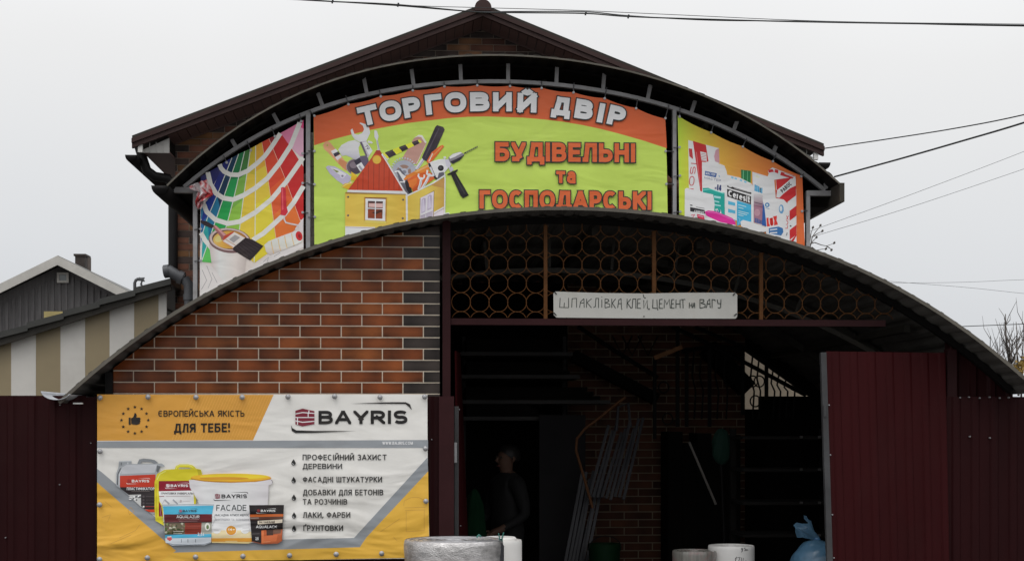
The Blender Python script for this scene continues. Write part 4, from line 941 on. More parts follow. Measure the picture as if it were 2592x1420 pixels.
a.poly([(638, 675), (915, 762), (914, 858), (640, 765)], (34, 32, 34)); a.text('Ceresit', [(655, 690), (902, 764), (899, 838), (652, 758)], t=.22, c=(224, 222, 222), gap=.11)
a.poly([(752, 812), (916, 860), (918, 1055), (752, 1100)], (60, 160, 196))
for y0, y1, n_ in ((860, 880, 90), (890, 906, 60), (930, 960, 120), (952, 985, 100), (975, 1000, 60)): a.stroke([(768, y0), (768 + n_, y0 + n_ * .24)], 8, (180, 216, 230))
for yy in (815, 905, 1010): a.poly([(650, yy), (732, yy + 22), (732, yy + 58), (700, yy + 50), (650, yy + 42)], (80, 166, 196))
a.poly([(928, 480), (1080, 525), (1180, 560), (1200, 800), (1070, 1110), (945, 1060)], (224, 218, 212)); a.poly([(945, 720), (1050, 750), (1075, 1100), (945, 1060)], (150, 110, 126)); a.grad([(945, 720), (1050, 750), (1055, 900), (945, 870)], 1, [(720, (216, 204, 206)), (880, (128, 88, 106))]); a.stroke([(950, 830), (1040, 852)], 9, (80, 60, 76)); a.ell(985, 950, 34, 40, (176, 136, 148)); a.text('KNAUF', [(955, 625), (1046, 668), (1044, 730), (953, 700)], t=.24, c=(60, 150, 190)); a.text('KNAUF', [(958, 1010), (1050, 1040), (1052, 1090), (958, 1062)], t=.24, c=(70, 90, 140)); a.stroke([(970, 530), (1010, 545)], 18, (206, 206, 180))
a.poly([(1108, 470), (1160, 430), (1260, 470), (1425, 530), (1435, 700), (1438, 1290), (1340, 1260), (1335, 830), (1205, 780), (1200, 570), (1130, 540)], (218, 212, 208))
a.poly([(1110, 460), (1160, 450), (1180, 480), (1120, 490)], (190, 40, 50)); a.poly([(1190, 450), (1230, 462), (1225, 500), (1185, 490)], (190, 40, 50)); a.poly([(1260, 480), (1420, 530), (1390, 560), (1250, 520)], (186, 44, 48)); a.ell(1170, 530, 62, 45, (222, 218, 216)); a.stroke([(1300, 500), (1420, 545)], 10, (224, 220, 220))
RD = (184, 38, 42)
a.poly([(1202, 570), (1390, 545), (1210, 700)], RD); a.poly([(1205, 780), (1300, 700), (1432, 640), (1432, 752), (1330, 830)], RD); a.poly([(1200, 690), (1260, 690), (1240, 770), (1205, 782)], RD)
a.poly([(1205, 775), (1215, 690), (1390, 560), (1430, 560), (1430, 620), (1290, 730), (1240, 780)], WB); a.rot_text('PAROC', 1318, 658, 148, 46, -42, t=.2, c=(38, 36, 40))
for y in (930, 1150): a.poly([(1358, y), (1436, y - 60), (1436, y + 55), (1358, y + 115)], RD)
a.poly([(1375, 1270), (1437, 1200), (1437, 1215), (1400, 1285)], RD); a.stroke([(1362, 1100), (1378, 1108)], 14, (50, 50, 54))
a.poly([(1045, 770), (1120, 770), (1290, 800), (1340, 850), (1352, 890), (1360, 1300), (1090, 1200), (1060, 900)], WB); a.poly([(1050, 830), (1068, 880), (1092, 1110), (1040, 1095)], (40, 84, 150))
a.ell(1100, 862, 27, 26, (60, 120, 170)); a.ell(1100, 862, 13, 12, (190, 206, 220)); a.stroke([(1080, 895), (1125, 908)], 8, (120, 150, 180)); a.ell(1262, 910, 28, 52, (96, 146, 186)); a.ell(1258, 905, 15, 32, (200, 212, 222)); a.stroke([(1290, 920), (1270, 960)], 10, (96, 146, 186))
a.text('LUX', [(1090, 1012), (1210, 985), (1222, 1090), (1098, 1112)], t=.24, c=(200, 50, 44), gap=.1); a.rot_text('LUX', 1328, 1060, 150, 28, -85, t=.26, c=(190, 60, 64))
a.poly([(1118, 1130), (1230, 1110), (1280, 1130), (1286, 1175), (1260, 1215), (1120, 1190)], (52, 104, 158)); a.stroke([(1130, 1150), (1215, 1140)], 13, (206, 216, 226)); a.stroke([(1130, 1185), (1215, 1180)], 15, (206, 216, 226)); a.stroke([(1330, 1180), (1322, 1215)], 8, (80, 84, 100))
a.poly([(380, 940), (420, 925), (500, 935), (620, 980), (700, 1015), (735, 1060), (735, 1092), (640, 1085), (500, 1040), (400, 985)], (206, 44, 140)); a.stroke([(410, 940), (520, 955), (700, 1030)], 10, (222, 100, 172)); a.poly([(392, 985), (560, 1060), (735, 1094), (730, 1130), (390, 1080)], (224, 220, 220))
a.poly([(790, 1055), (820, 1035), (940, 1065), (1090, 1120), (1112, 1165), (1000, 1180), (800, 1110)], (226, 222, 222)); a.stroke([(760, 1010), (785, 1020), (770, 1090)], 12, (110, 176, 206))
a.build('printed_picture', vin, RB)
ties(RB, [((1720, 296), (1722, 270)), ((1800, 336), (1807, 314)), ((1880, 372), (1890, 350)), ((1956, 409), (1964, 392)), ((2028, 447), (2034, 440)), ((1720, 373), (1705, 374)), ((1721, 445), (1705, 447)), ((1722, 536), (1705, 538)), ((2030, 535), (2044, 533))], YB)

# ---------------------------------------------------------------- lower advertising banner on the fence
YA = -.17
AB = thing('banner', 'white and mustard advertising banner with paint cans bolted to the dark red fence', 'banner', P(663, 1410, YA))
quad = [(246, 998), (1082, 998), (1082, 1080), (1083, 1200), (1086, 1330), (1088, 1412), (700, 1417), (246, 1420), (246, 1200)]
sheet_back(quad, YA).build('sheet', vin2, AB)
a = Art(YA, 0, 900, 2.714)
full = [(x * 2.714, (y - 900) * 2.714) for x, y in quad]
OC, GY, WH = (196, 142, 60), (132, 136, 140), (208, 203, 198)
a.poly(full, WH)
tx0, ty0 = full[0]
a.poly([(tx0, ty0), (1880, 268), (1738, 580), (tx0, 584)], OC)
for i in range(34):                            # fine slanted pin stripes of the print
    x = 1180 + i * 20; p = [(x + 130, 270), (x, 578)]
    a.poly([(min(x + 130, 1876 - 0), 272), (min(x + 134, 1878), 272), (min(x + 4, 1736), 578), (min(x, 1734), 578)], (206, 154, 76)) if x + 134 < 1878 else None
a.poly([(tx0, 588), (2940, 578), (2940, 632), (tx0, 632)], GY)
a.poly([(tx0, 775), (1215, 1240), (2700, 1254), (2937, 880), (2942, 975), (2790, 1310), (1212, 1338), (tx0, 872)], GY) if 0 else None
a.poly([(tx0, 776), (700, 800), (960, 1020), (1130, 1160), (1240, 1270), (1210, 1338), (700, 900), (tx0, 870)], GY)
a.view(650, 960, 3.067)
bx = lambda x, y: (650 + x / 3.067, 960 + y / 3.067)
a.poly([(1325, 605), (1330, 712), (850, 1225), (800, 1300), (-750, 1345), (-760, 1262), (755, 1228)], GY)
a.poly([(1330, 712), (1340, 1380), (300, 1400), (-1240, 1412), (-1240, 1350), (-750, 1345), (800, 1300), (850, 1225)], (204, 160, 62))
a.view(0, 900, 2.714)
a.poly([(tx0, 868), (700, 898), (1210, 1338), (1100, 1410), (tx0, 1412)], (204, 156, 60))
for ln in ([(700, 1110), (760, 1090), (740, 1140)], [(820, 1250), (930, 1200), (960, 1160)], [(880, 1060), (900, 1040), (920, 1070), (890, 1090), (880, 1060)], [(760, 1290), (900, 1230)], [(720, 1000), (770, 1040)]): a.stroke(ln, 3, (176, 132, 60))
a.view(650, 960, 3.067)
for ln in ([(1140, 980), (1145, 940), (1200, 915), (1260, 915), (1310, 940)], [(1145, 995), (1310, 990)], [(1150, 1015), (1310, 1010)], [(1160, 1020), (1160, 1180), (1300, 1170)], [(1300, 1010), (1300, 1170)], [(960, 1180), (1110, 1080)], [(1060, 1220), (1090, 1250)]): a.stroke(ln, 3, (178, 134, 64))
a.view(0, 900, 2.714)
# star ring and thumb
for k in range(12):
    t = R(k * 30 - 90); cx, cy = 927 + 92 * math.cos(t), 442 + 90 * math.sin(t)
    a.poly([(cx + (13 if i % 2 == 0 else 5.2) * math.cos(R(-90 + i * 36)), cy + (13 if i % 2 == 0 else 5.2) * math.sin(R(-90 + i * 36))) for i in range(10)], (30, 28, 26))
DK = (28, 26, 26)
a.rect(885, 424, 898, 474, DK)
a.poly([(902, 428), (914, 424), (922, 408), (924, 394), (934, 394), (940, 410), (936, 424), (960, 424), (967, 432), (962, 442), (966, 450), (960, 457), (962, 466), (952, 470), (940, 474), (914, 472), (902, 466)], DK)
a.text('ЄВРОПЕЙСЬКА ЯКІСТЬ', [(1088, 376), (1680, 376), (1680, 418), (1088, 418)], t=.16, c=(44, 36, 28), gap=.16)
a.text('ДЛЯ ТЕБЕ!', [(1198, 466), (1580, 462), (1580, 524), (1198, 528)], t=.19, c=(30, 27, 25), gap=.16)
# brand mark
def brand(cx0, cy0, s, ink, block, bar=(222, 218, 214), blk=True):
    """brick block, word and two sweeping lines; cx0, cy0 upper left of the block, s = block height"""
    X = lambda v: cx0 + v * s; Y_ = lambda v: cy0 + v * s
    if blk:
        a.poly([(X(0), Y_(.12)), (X(.4), Y_(0)), (X(1.07), Y_(.14)), (X(1.07), Y_(.87)), (X(.4), Y_(1)), (X(0), Y_(.88))], block)
        for p in ([(0, .3), (.4, .22), (1.07, .27)], [(0, .5), (.4, .5), (1.07, .5)], [(0, .68), (.4, .77), (1.07, .71)]): a.stroke([(X(u), Y_(v)) for u, v in p], .05 * s, bar)
        for p in ([(.76, .1), (.76, .26)], [(.72, .26), (.72, .5)], [(.12, .52), (.12, .9)]): a.stroke([(X(u), Y_(v)) for u, v in p], .05 * s, bar)
    a.text('BAYRIS', [(X(1.3), Y_(.12)), (X(6.3), Y_(.10)), (X(6.3), Y_(.86)), (X(1.3), Y_(.88))], t=.23, c=ink, gap=.13)
    a.poly([(X(3.1), Y_(-.28)), (X(5.4), Y_(-.36)), (X(6.2), Y_(-.36)), (X(6.45), Y_(-.24)), (X(6.55), Y_(.08)), (X(6.38), Y_(-.1)), (X(6.2), Y_(-.26)), (X(5.4), Y_(-.27))], ink)
    a.poly([(X(-.25), Y_(.92)), (X(-.16), Y_(1.1)), (X(.05), Y_(1.22)), (X(1), Y_(1.25)), (X(3.4), Y_(1.26)), (X(1), Y_(1.36)), (X(.0), Y_(1.37)), (X(-.2), Y_(1.25))], ink)
a.view(650, 960, 3.067)
brand(300, 226, 138, (30, 28, 28), (112, 36, 50))
a.box_text('WWW.BAJRIS.COM', 975, 482, 1212, 506, t=.16, c=(206, 206, 206), gap=.16)
TX = (44, 44, 44)
def line(s_, x0, y0, x1, y1): a.box_text(s_, x0, y0, x1, y1, t=.165, c=TX, gap=.17)
line('ПРОФЕСІЙНИЙ ЗАХИСТ', 356, 582, 1008, 626); line('ДЕРЕВИНИ', 358, 652, 662, 694); line('ФАСАДНІ ШТУКАТУРКИ', 358, 754, 972, 797); line('ДОБАВКИ ДЛЯ БЕТОНІВ', 360, 853, 982, 898); line('ТА РОЗЧИНІВ', 358, 926, 702, 970); line('ЛАКИ, ФАРБИ', 360, 1028, 726, 1072); line('ҐРУНТОВКИ', 362, 1130, 670, 1174)
for x, y in ((286, 645), (287, 782), (289, 918), (290, 1056), (290, 1157)):
    a.poly([(x, y - 28)] + [(x + 17 * math.cos(R(t)), y + 4 + 17 * math.sin(R(t))) for t in range(-30, 211, 20)], (30, 32, 32)); a.stroke([(x - 9, y + 4), (x - 5, y + 12), (x + 2, y + 14)], 4, (170, 170, 170))
# canisters and buckets
a.view(280, 1140, 5.426)
a.poly([(370, 180), (395, 120), (450, 108), (560, 118), (610, 130), (660, 170), (600, 180), (560, 155), (440, 150), (410, 185)], (120, 124, 128)); a.poly([(118, 150), (290, 140), (290, 200), (110, 240)], (140, 144, 148)); a.stroke([(118, 150), (290, 144)], 12, (170, 174, 178)); a.stroke([(150, 160), (150, 200)], 14, (100, 104, 108)); a.stroke([(240, 158), (240, 190)], 14, (180, 184, 186))
a.poly([(78, 480), (82, 310), (110, 230), (200, 185), (640, 178), (700, 175), (740, 200), (745, 220), (690, 215), (650, 300), (620, 870), (560, 860), (430, 770), (140, 520)], (150, 154, 158)); a.poly([(640, 200), (690, 215), (650, 300), (630, 280)], (90, 94, 98)); a.stroke([(98, 470), (104, 320), (140, 240)], 12, (60, 62, 66)); a.stroke([(120, 470), (124, 330), (160, 250)], 8, (196, 198, 200)); a.poly([(160, 230), (220, 195), (640, 190), (610, 300), (150, 320)], (176, 178, 182))
a.poly([(132, 345), (620, 325), (620, 500), (132, 500)], (176, 54, 36)); a.poly([(132, 500), (620, 500), (620, 810), (470, 800), (300, 640), (140, 520)], (40, 34, 36)); a.poly([(240, 605), (420, 600), (420, 770), (300, 660)], (176, 176, 174))
for i in range(14): x, y = 270 + random.random() * 140, 615 + random.random() * 60; a.ell(x, y, 10 + random.random() * 10, 8 + random.random() * 6, random.choice([(70, 70, 72), (206, 206, 206), (110, 110, 112)]))
a.poly([(470, 805), (620, 805), (620, 845), (530, 840)], (190, 62, 36)); brand(232, 392, 48, (222, 208, 200), (140, 40, 40), (176, 54, 36)); a.box_text('ПЛАСТИФІКАТОР', 226, 502, 606, 540, t=.18, c=(220, 216, 212), gap=.14); a.stroke([(290, 560), (540, 556)], 8, (100, 92, 90))
for y in (630, 675, 720): a.ell(456, y, 14, 16, (70, 64, 66)); a.stroke([(490, y), (600, y)], 6, (80, 72, 74))
a.rect(446, 755, 468, 778, (210, 205, 200)); a.stroke([(480, 766), (610, 766)], 6, (170, 60, 60))
a.poly([(885, 260), (900, 210), (950, 186), (1070, 186), (1130, 200), (1180, 245), (1120, 250), (1080, 230), (950, 226), (925, 262)], (196, 186, 40)); a.stroke([(905, 250), (920, 212), (960, 198), (1080, 200), (1140, 230)], 9, (218, 210, 110))
a.poly([(608, 430), (640, 320), (740, 262), (900, 252), (1190, 248), (1245, 260), (1262, 330), (1200, 420), (1150, 1000), (740, 1030), (620, 960), (608, 800)], (196, 184, 42)); a.stroke([(640, 400), (680, 320), (760, 280)], 16, (214, 206, 100)); a.poly([(1190, 255), (1240, 262), (1255, 330), (1210, 340)], (170, 158, 40)); a.stroke([(628, 450), (632, 900)], 14, (176, 162, 36))
a.poly([(665, 415), (1140, 412), (1140, 545), (665, 556)], (126, 24, 40)); a.poly([(665, 556), (1140, 545), (1150, 760), (720, 760), (680, 700)], (214, 208, 206)); a.poly([(665, 690), (700, 760), (720, 900), (668, 900)], (126, 24, 40)); brand(765, 456, 48, (222, 212, 210), (216, 200, 200), (126, 24, 40)); a.box_text('ГРУНТОВКА УНІВЕРСАЛЬНА', 698, 572, 1180, 598, t=.16, c=(60, 50, 52), gap=.14); a.stroke([(760, 624), (1105, 620)], 7, (176, 166, 166)); a.stroke([(668, 626), (740, 624)], 7, (126, 40, 60))
a.stroke([(745, 670), (810, 730)], 20, (150, 152, 158)); a.stroke([(860, 670), (925, 730)], 20, (150, 152, 158)); a.ell(968, 690, 16, 18, (176, 170, 170)); a.stroke([(1000, 690), (1095, 690)], 6, (186, 180, 180))
a.grad([(1080, 400), (2210, 380), (2225, 450), (2170, 480), (2160, 760), (2060, 1240), (1900, 1270), (1380, 1240), (1200, 680), (1090, 500)], 0, [(1080, (196, 192, 194)), (1300, (218, 214, 212)), (1800, (216, 212, 210)), (2200, (190, 186, 188))])
a.ell(1658, 375, 552, 62, (196, 136, 34)); a.ell(1655, 365, 545, 52, (204, 160, 42)); a.ell(1700, 352, 470, 36, (206, 180, 46)); a.ell(1560, 380, 340, 20, (190, 134, 40))
a.stroke([(1110, 385), (1300, 420), (1660, 436), (2000, 424), (2205, 390)], 6, (150, 110, 40)); a.stroke([(2172, 480), (2165, 680)], 4, (170, 166, 170)); a.stroke([(1145, 560), (1160, 640), (1215, 685)], 4, (160, 156, 160)); a.stroke([(2210, 400), (2228, 425), (2226, 445)], 8, (110, 106, 110))
brand(1435, 590, 70, (40, 38, 42), (120, 50, 62)); a.box_text('FACADE', 1455, 742, 1868, 822, t=.14, c=(52, 60, 62), gap=.14); a.box_text('ФАСАДНА АТМОСФЕРОС', 1440, 866, 1905, 896, t=.15, c=(80, 84, 88), gap=.16); a.box_text('ВНУТРІШНІХ ТА ЗОВНІШНІХ', 1440, 930, 1905, 958, t=.13, c=(150, 150, 154), gap=.16)
a.poly([(1385, 1130), (1520, 1090), (1800, 1090), (1990, 1120), (1960, 1230), (1400, 1225)], (206, 190, 150)); a.poly([(1385, 1200), (1960, 1195), (1950, 1248), (1390, 1245)], (200, 140, 50)); a.stroke([(1580, 1240), (1745, 1238)], 9, (216, 186, 130)); a.poly([(1385, 1246), (1945, 1250), (1900, 1272), (1400, 1262)], (206, 186, 130))
a.ell(1660, 1092, 76, 72, (222, 214, 200)); a.ell(1660, 1092, 68, 64, (194, 132, 44)); a.box_text('14', 1618, 1062, 1672, 1094, t=.22, c=(226, 214, 190)); a.stroke([(1682, 1080), (1706, 1080)], 12, (222, 206, 176)); a.ell(1460, 1085, 60, 52, (216, 212, 208)); a.stroke([(1420, 1085), (1490, 1088)], 6, (160, 158, 160)); a.ell(1850, 1085, 60, 52, (216, 212, 208)); a.stroke([(1815, 1060), (1905, 1056)], 6, (160, 158, 160)); a.stroke([(1815, 1100), (1905, 1094)], 6, (160, 158, 160))
a.stroke([(745, 670), (700, 760), (690, 850), (720, 960)], 4, (150, 150, 155)); a.stroke([(1425, 860), (1440, 940), (1400, 1030)], 4, (150, 150, 155))
a.poly([(715, 745), (1425, 740), (1400, 830), (1385, 1260), (1300, 1295), (850, 1300), (760, 1260), (735, 980), (725, 800)], (196, 200, 204)); a.poly([(722, 760), (1418, 752), (1398, 870), (738, 872)], (70, 160, 190)); a.stroke([(715, 745), (1070, 738), (1425, 742)], 14, (150, 160, 166))
a.poly([(738, 872), (1398, 868), (1396, 975), (742, 985)], (86, 36, 40)); a.poly([(1240, 870), (1398, 868), (1394, 975), (1250, 978)], (96, 30, 34)); a.poly([(742, 990), (1025, 985), (1025, 1150), (750, 1150)], (96, 86, 68)); a.poly([(1025, 985), (1255, 980), (1250, 1150), (1025, 1150)], (130, 48, 34)); a.poly([(1255, 980), (1394, 978), (1390, 1140), (1255, 1148)], (150, 150, 140))
for i in range(46): x, y = 755 + random.random() * 260, 995 + random.random() * 140; a.ell(x, y, 8 + random.random() * 14, 6 + random.random() * 9, random.choice([(70, 90, 50), (110, 120, 80), (60, 70, 44), (130, 110, 96), (170, 170, 150)]))
for y in (1010, 1045, 1080, 1115): a.stroke([(1040, y), (1240, y - 2)], 5, (100, 34, 28))
a.ell(1335, 1040, 36, 54, (206, 206, 196)); a.ell(1338, 1044, 18, 30, (90, 110, 70)); a.stroke([(728, 985), (1400, 975)], 10, (60, 44, 46))
a.poly([(752, 1150), (1390, 1140), (1388, 1185), (756, 1198)], (70, 160, 192)); a.poly([(756, 1200), (1387, 1188), (1380, 1262), (1300, 1290), (850, 1296), (765, 1258)], (190, 196, 202)); a.stroke([(770, 1262), (860, 1284), (1080, 1290), (1300, 1280), (1378, 1256)], 10, (120, 128, 136))
a.poly([(780, 1180), (840, 1172), (850, 1215), (820, 1238), (785, 1215)], (190, 80, 80)); a.stroke([(785, 1180), (840, 1176)], 14, (222, 216, 216))
for x in (978, 1068, 1172): a.stroke([(x, 1210), (x, 1255)], 8, (110, 116, 124))
brand(948, 805, 38, (40, 44, 50), (150, 50, 60), (70, 160, 190)); a.box_text('AQUALAZUR', 912, 882, 1226, 924, t=.15, c=(214, 208, 206), gap=.1); a.stroke([(930, 945), (1220, 940)], 6, (150, 116, 116)); a.stroke([(950, 966), (1200, 962)], 6, (140, 110, 110)); a.box_text('2,5', 1200, 1122, 1268, 1166, t=.15, c=(216, 220, 220)); a.stroke([(1284, 1122), (1284, 1164)], 8, (216, 220, 220))
a.stroke([(870, 1108), (1010, 1104)], 8, (200, 200, 190)); a.stroke([(870, 1134), (990, 1130)], 8, (190, 190, 180))
a.grad([(1908, 745), (2385, 742), (2360, 1235), (2300, 1270), (2080, 1282), (1945, 1240)], 0, [(1908, (26, 22, 24)), (2100, (36, 30, 32)), (2380, (24, 20, 22))])
a.poly([(1915, 872), (2378, 866), (2374, 900), (1918, 908)], (170, 84, 34)); a.poly([(1918, 908), (2374, 900), (2370, 940), (1920, 950)], (72, 42, 30)); a.poly([(2025, 960), (2365, 940), (2364, 985), (2025, 1008)], (206, 194, 176)); a.box_text('ЛАК ПАНЕЛЬНИЙ', 2040, 964, 2260, 992, t=.18, c=(70, 56, 48), gap=.12); a.stroke([(1925, 925), (2040, 920)], 18, (110, 96, 88))
brand(2015, 802, 40, (214, 206, 202), (130, 40, 44), (36, 30, 32)); a.box_text('AQUALACK', 2002, 1024, 2290, 1060, t=.15, c=(214, 208, 204), gap=.1)
a.poly([(2075, 1090), (2365, 1075), (2358, 1236), (2300, 1270), (2075, 1280)], (164, 80, 42)); a.poly([(2145, 1085), (2240, 1080), (2238, 1155), (2148, 1160)], (56, 36, 30)); a.poly([(2240, 1080), (2350, 1075), (2340, 1130), (2240, 1140)], (96, 66, 52)); a.poly([(2090, 1170), (2300, 1150), (2280, 1240), (2090, 1250)], (186, 96, 54)); a.poly([(2078, 1095), (2110, 1092), (2108, 1270), (2078, 1275)], (190, 104, 60)); a.stroke([(2110, 1250), (2200, 1245)], 6, (210, 140, 100)); a.box_text('2,5', 1995, 1182, 2036, 1222, t=.18, c=(210, 206, 204)); a.stroke([(1930, 1140), (2050, 1135)], 7, (90, 84, 84)); a.stroke([(1940, 1240), (2060, 1268), (2250, 1262), (2350, 1236)], 7, (150, 80, 54))
a.build('printed_picture', vin2, AB)
for x, y in ((253, 1006), (374.5, 1004.5), (496, 1005), (613, 1005), (729, 1004), (847, 1003), (962, 1005), (1075, 1004), (253.5, 1142), (1077, 1135), (252, 1277), (1078, 1268), (252, 1415), (373, 1411), (495, 1409), (615, 1407), (733, 1405), (851, 1402), (966, 1400), (1078, 1398)):
    p = P(x, y, YA - .02)
    MB().lathe([(0, .0), (.015, 0), (.0155, .003), (.011, .008), (.004, .0105), (0, .011)], (0, 0, 0), 14)
    mb = MB(); prof = [(.0155, 0), (.0155, .003), (.011, .008), (.005, .0105), (.0001, .011)]; v = []; n = 14
    for r_, d in prof:
        for j in range(n): t = 2 * math.pi * j / n; v.append((p.x + r_ * math.cos(t), p.y - d, p.z + r_ * math.sin(t)))
    fc = [(i * n + j, i * n + (j + 1) % n, (i + 1) * n + (j + 1) % n, (i + 1) * n + j) for i in range(len(prof) - 1) for j in range(n)]
    mb.add(v, fc); mb.tube([(p.x, p.y + .018, p.z), (p.x, p.y, p.z)], .009, 8); mb.build('bolt', M['bolt'], AB, smooth=True)
# ================================================================ fences and gate
def ribbed_sheet(tl, tr, br, bl, pitch, amp, th=.002, rib=.30):
    """profiled sheet between four corner points; ribs run from top to bottom and stand out towards the street"""
    tl, tr, br, bl = map(Vector, (tl, tr, br, bl)); wd = (tr - tl).length; n = max(4, int(wd / pitch * 12)); v = []; nrm = (tr - tl).cross(bl - tl).normalized()
    if nrm.y > 0: nrm = -nrm
    mb = MB()
    for back in (0, 1):
        for i in range(n + 1):
            u = i / n; ph = (u * wd / pitch) % 1; h = max(0, min(1, (rib / 2 + .08 - abs(ph - .5)) / .08)) * amp - back * th
            v += [tl.lerp(tr, u) + nrm * h, bl.lerp(br, u) + nrm * h]
    o = 2 * (n + 1); f = []
    for i in range(n):
        f += [(2 * i, 2 * i + 2, 2 * i + 3, 2 * i + 1), (o + 2 * i, o + 2 * i + 1, o + 2 * i + 3, o + 2 * i + 2), (2 * i, o + 2 * i, o + 2 * i + 2, 2 * i + 2), (2 * i + 1, 2 * i + 3, o + 2 * i + 3, o + 2 * i + 1)]
    f += [(0, 1, o + 1, o), (2 * n, o + 2 * n, o + 2 * n + 1, 2 * n + 1)]
    return mb.add(v, f)
def screws(parent, lst, Y, r=.006):
    for x, y in lst:
        p = P(x, y, Y); MB().tube([p + Vector((0, .012, 0)), p + Vector((0, -.004, 0)), p + Vector((0, -.008, 0))], [r, r, r * .5], 8).build('screw', M['bolt'], parent)
def down(p): return Vector((p.x, p.y, .03))
YF = -.12
f1 = thing('fence', 'dark burgundy profiled sheet fence left of the gate, carrying the mustard banner', 'fence', (-2, YF, 0))
tl, tr = P(-420, 1001, YF), P(218, 1001, YF); ribbed_sheet(tl, tr, down(tr), down(tl), .118, .012).build('sheet', M['burgundy'], f1)
tl, tr = P(238, 1003, YF + .0), P(1112, 1003, YF); ribbed_sheet(tl, tr, down(tr), down(tl), .118, .010).build('sheet', M['burgundy'], f1)
a, b = P(210, 1005, YF), P(245, 1005, YF); MB().box(a.x, b.x, YF - .012, YF + .05, 0, a.z).build('post', M['burgundy'], f1)
screws(f1, [(152, 1025), (230, 1121), (151, 1226), (14, 1360), (1093, 1112), (1142, 1302)], YF - .014, .004)
gp = thing('gateway', 'brown painted gate post and lintel beam carrying the ring grille', 'gateway', P(1128, 1700, 0))
a, b = P(1120, 600, -.01), P(1140, 600, -.01); MB().box(a.x, b.x, -.045, .035, 0, P(1128, 552, 0).z).build('post', M['post'], gp)
a, b = P(1111, 1003, YF), P(1149, 1003, YF); MB().box(a.x, b.x, YF - .03, YF + .03, 0, a.z).build('post', M['post'], gp)
a, b = P(1140.5, 807, 0), P(2238, 823, 0); MB().box(a.x, b.x, -.03, .03, P(1500, 824, 0).z, P(1500, 808, 0).z).build('lintel', M['post'], gp)
a = P(2410, 900, .02); MB().box(a.x - .03, a.x + .03, .02, .08, 0, lowf(a.x) - .07).build('post', M['post'], gp)

# right gate leaf, standing open and leaning a little
gl = thing('gate_leaf', 'dark red gate leaf with grey edge frame at the right of the opening', 'gate', P(2390, 1700, -.05), 'gate leaves')
tl, tr = P(2091, 889, -.20), P(2392, 893, -.05); bl, br = P(2117, 1735, -.20), P(2408, 1735, -.05)
ribbed_sheet(tl, tr, br, bl, .118, .010).build('sheet', M['gate_lit'], gl)
e0, e1 = P(2083, 892, -.195), P(2109, 1735, -.195); MB().bar(e0, e1, .033, .035).build('frame', M['gate_steel'], gl)
MB().bar(P(2088, 905, -.16), P(2390, 908, -.02), .03, .03).build('frame', M['gate_steel'], gl)
screws(gl, [(2098.5, 1025), (2102, 1151), (2107, 1302), (2111, 1411)], -.209, .005)
p = P(2088, 1040, -.215); MB().box(p.x - .008, p.x + .008, p.y - .006, p.y + .01, p.z - .035, p.z + .035).build('hinge', M['gate_steel'], gl)
# left gate leaf, swung inwards and seen edge on
g2 = thing('gate_leaf', 'left gate leaf swung inwards, a red sliver beside its grey frame', 'gate', P(1158, 1700, .1), 'gate leaves')
tl, tr = P(1151, 888, .03), P(1161, 893, .95); bl, br = P(1160, 1735, .03), P(1196, 1735, .95)
mb = MB(); mb.add([tl, tr, br, bl, tl + Vector((.01, .02, 0)), tr + Vector((.012, 0, 0)), br + Vector((.012, 0, 0)), bl + Vector((.012, .02, 0))], [(0, 1, 2, 3), (7, 6, 5, 4), (0, 4, 5, 1), (3, 2, 6, 7), (0, 3, 7, 4), (1, 5, 6, 2)]); mb.build('sheet', M['gate_lit'], g2)
a, b = P(1150.5, 1028, -.01), P(1161, 1028, -.01); MB().box(a.x, b.x, -.03, .02, .03, a.z).build('frame', M['gate_steel'], g2)
p = P(1152, 1145, -.04); MB().tube([p + Vector((0, 0, -.06)), p + Vector((0, 0, .06))], .011, 10).build('hinge', M['steel'], g2)
screws(g2, [(1163, 1036), (1166, 1330)], -.0, .004)

f2 = thing('fence', 'dark burgundy profiled sheet fence right of the gate leaf with a row of screws', 'fence', P(2480, 1700, 0))
tl, tr = P(2396, 1004, -.03), P(3300, 1004, -.03); ribbed_sheet(tl, tr, down(tr), down(tl), .118, .012).build('sheet', M['burgundy'], f2)
screws(f2, [(2430, 1006), (2453, 1005), (2480, 1007), (2505, 1005), (2531, 1007), (2554, 1006), (2455, 1104.5), (2506, 1108)], -.046, .005)
x0, x1 = P(2392, 900, .07).x, lx1 - .02
mb = MB(); nn = int((x1 - x0) / .118 * 12); v = []
for bk in (0, .002):
    for i in range(nn + 1):
        x = x0 + (x1 - x0) * i / nn; ph = ((x - x0) / .118) % 1; h = max(0, min(1, (.15 + .08 - abs(ph - .5)) / .08)) * .012
        v += [(x, .07 - h + bk, lowf(x) - .03), (x, .07 - h + bk, 1.5)]
o_ = 2 * (nn + 1); fc = []
for i in range(nn): fc += [(2 * i, 2 * i + 2, 2 * i + 3, 2 * i + 1), (o_ + 2 * i, o_ + 2 * i + 1, o_ + 2 * i + 3, o_ + 2 * i + 2)]
mb.add(v, fc); mb.build('upper_sheet', M['burgundy'], f2)

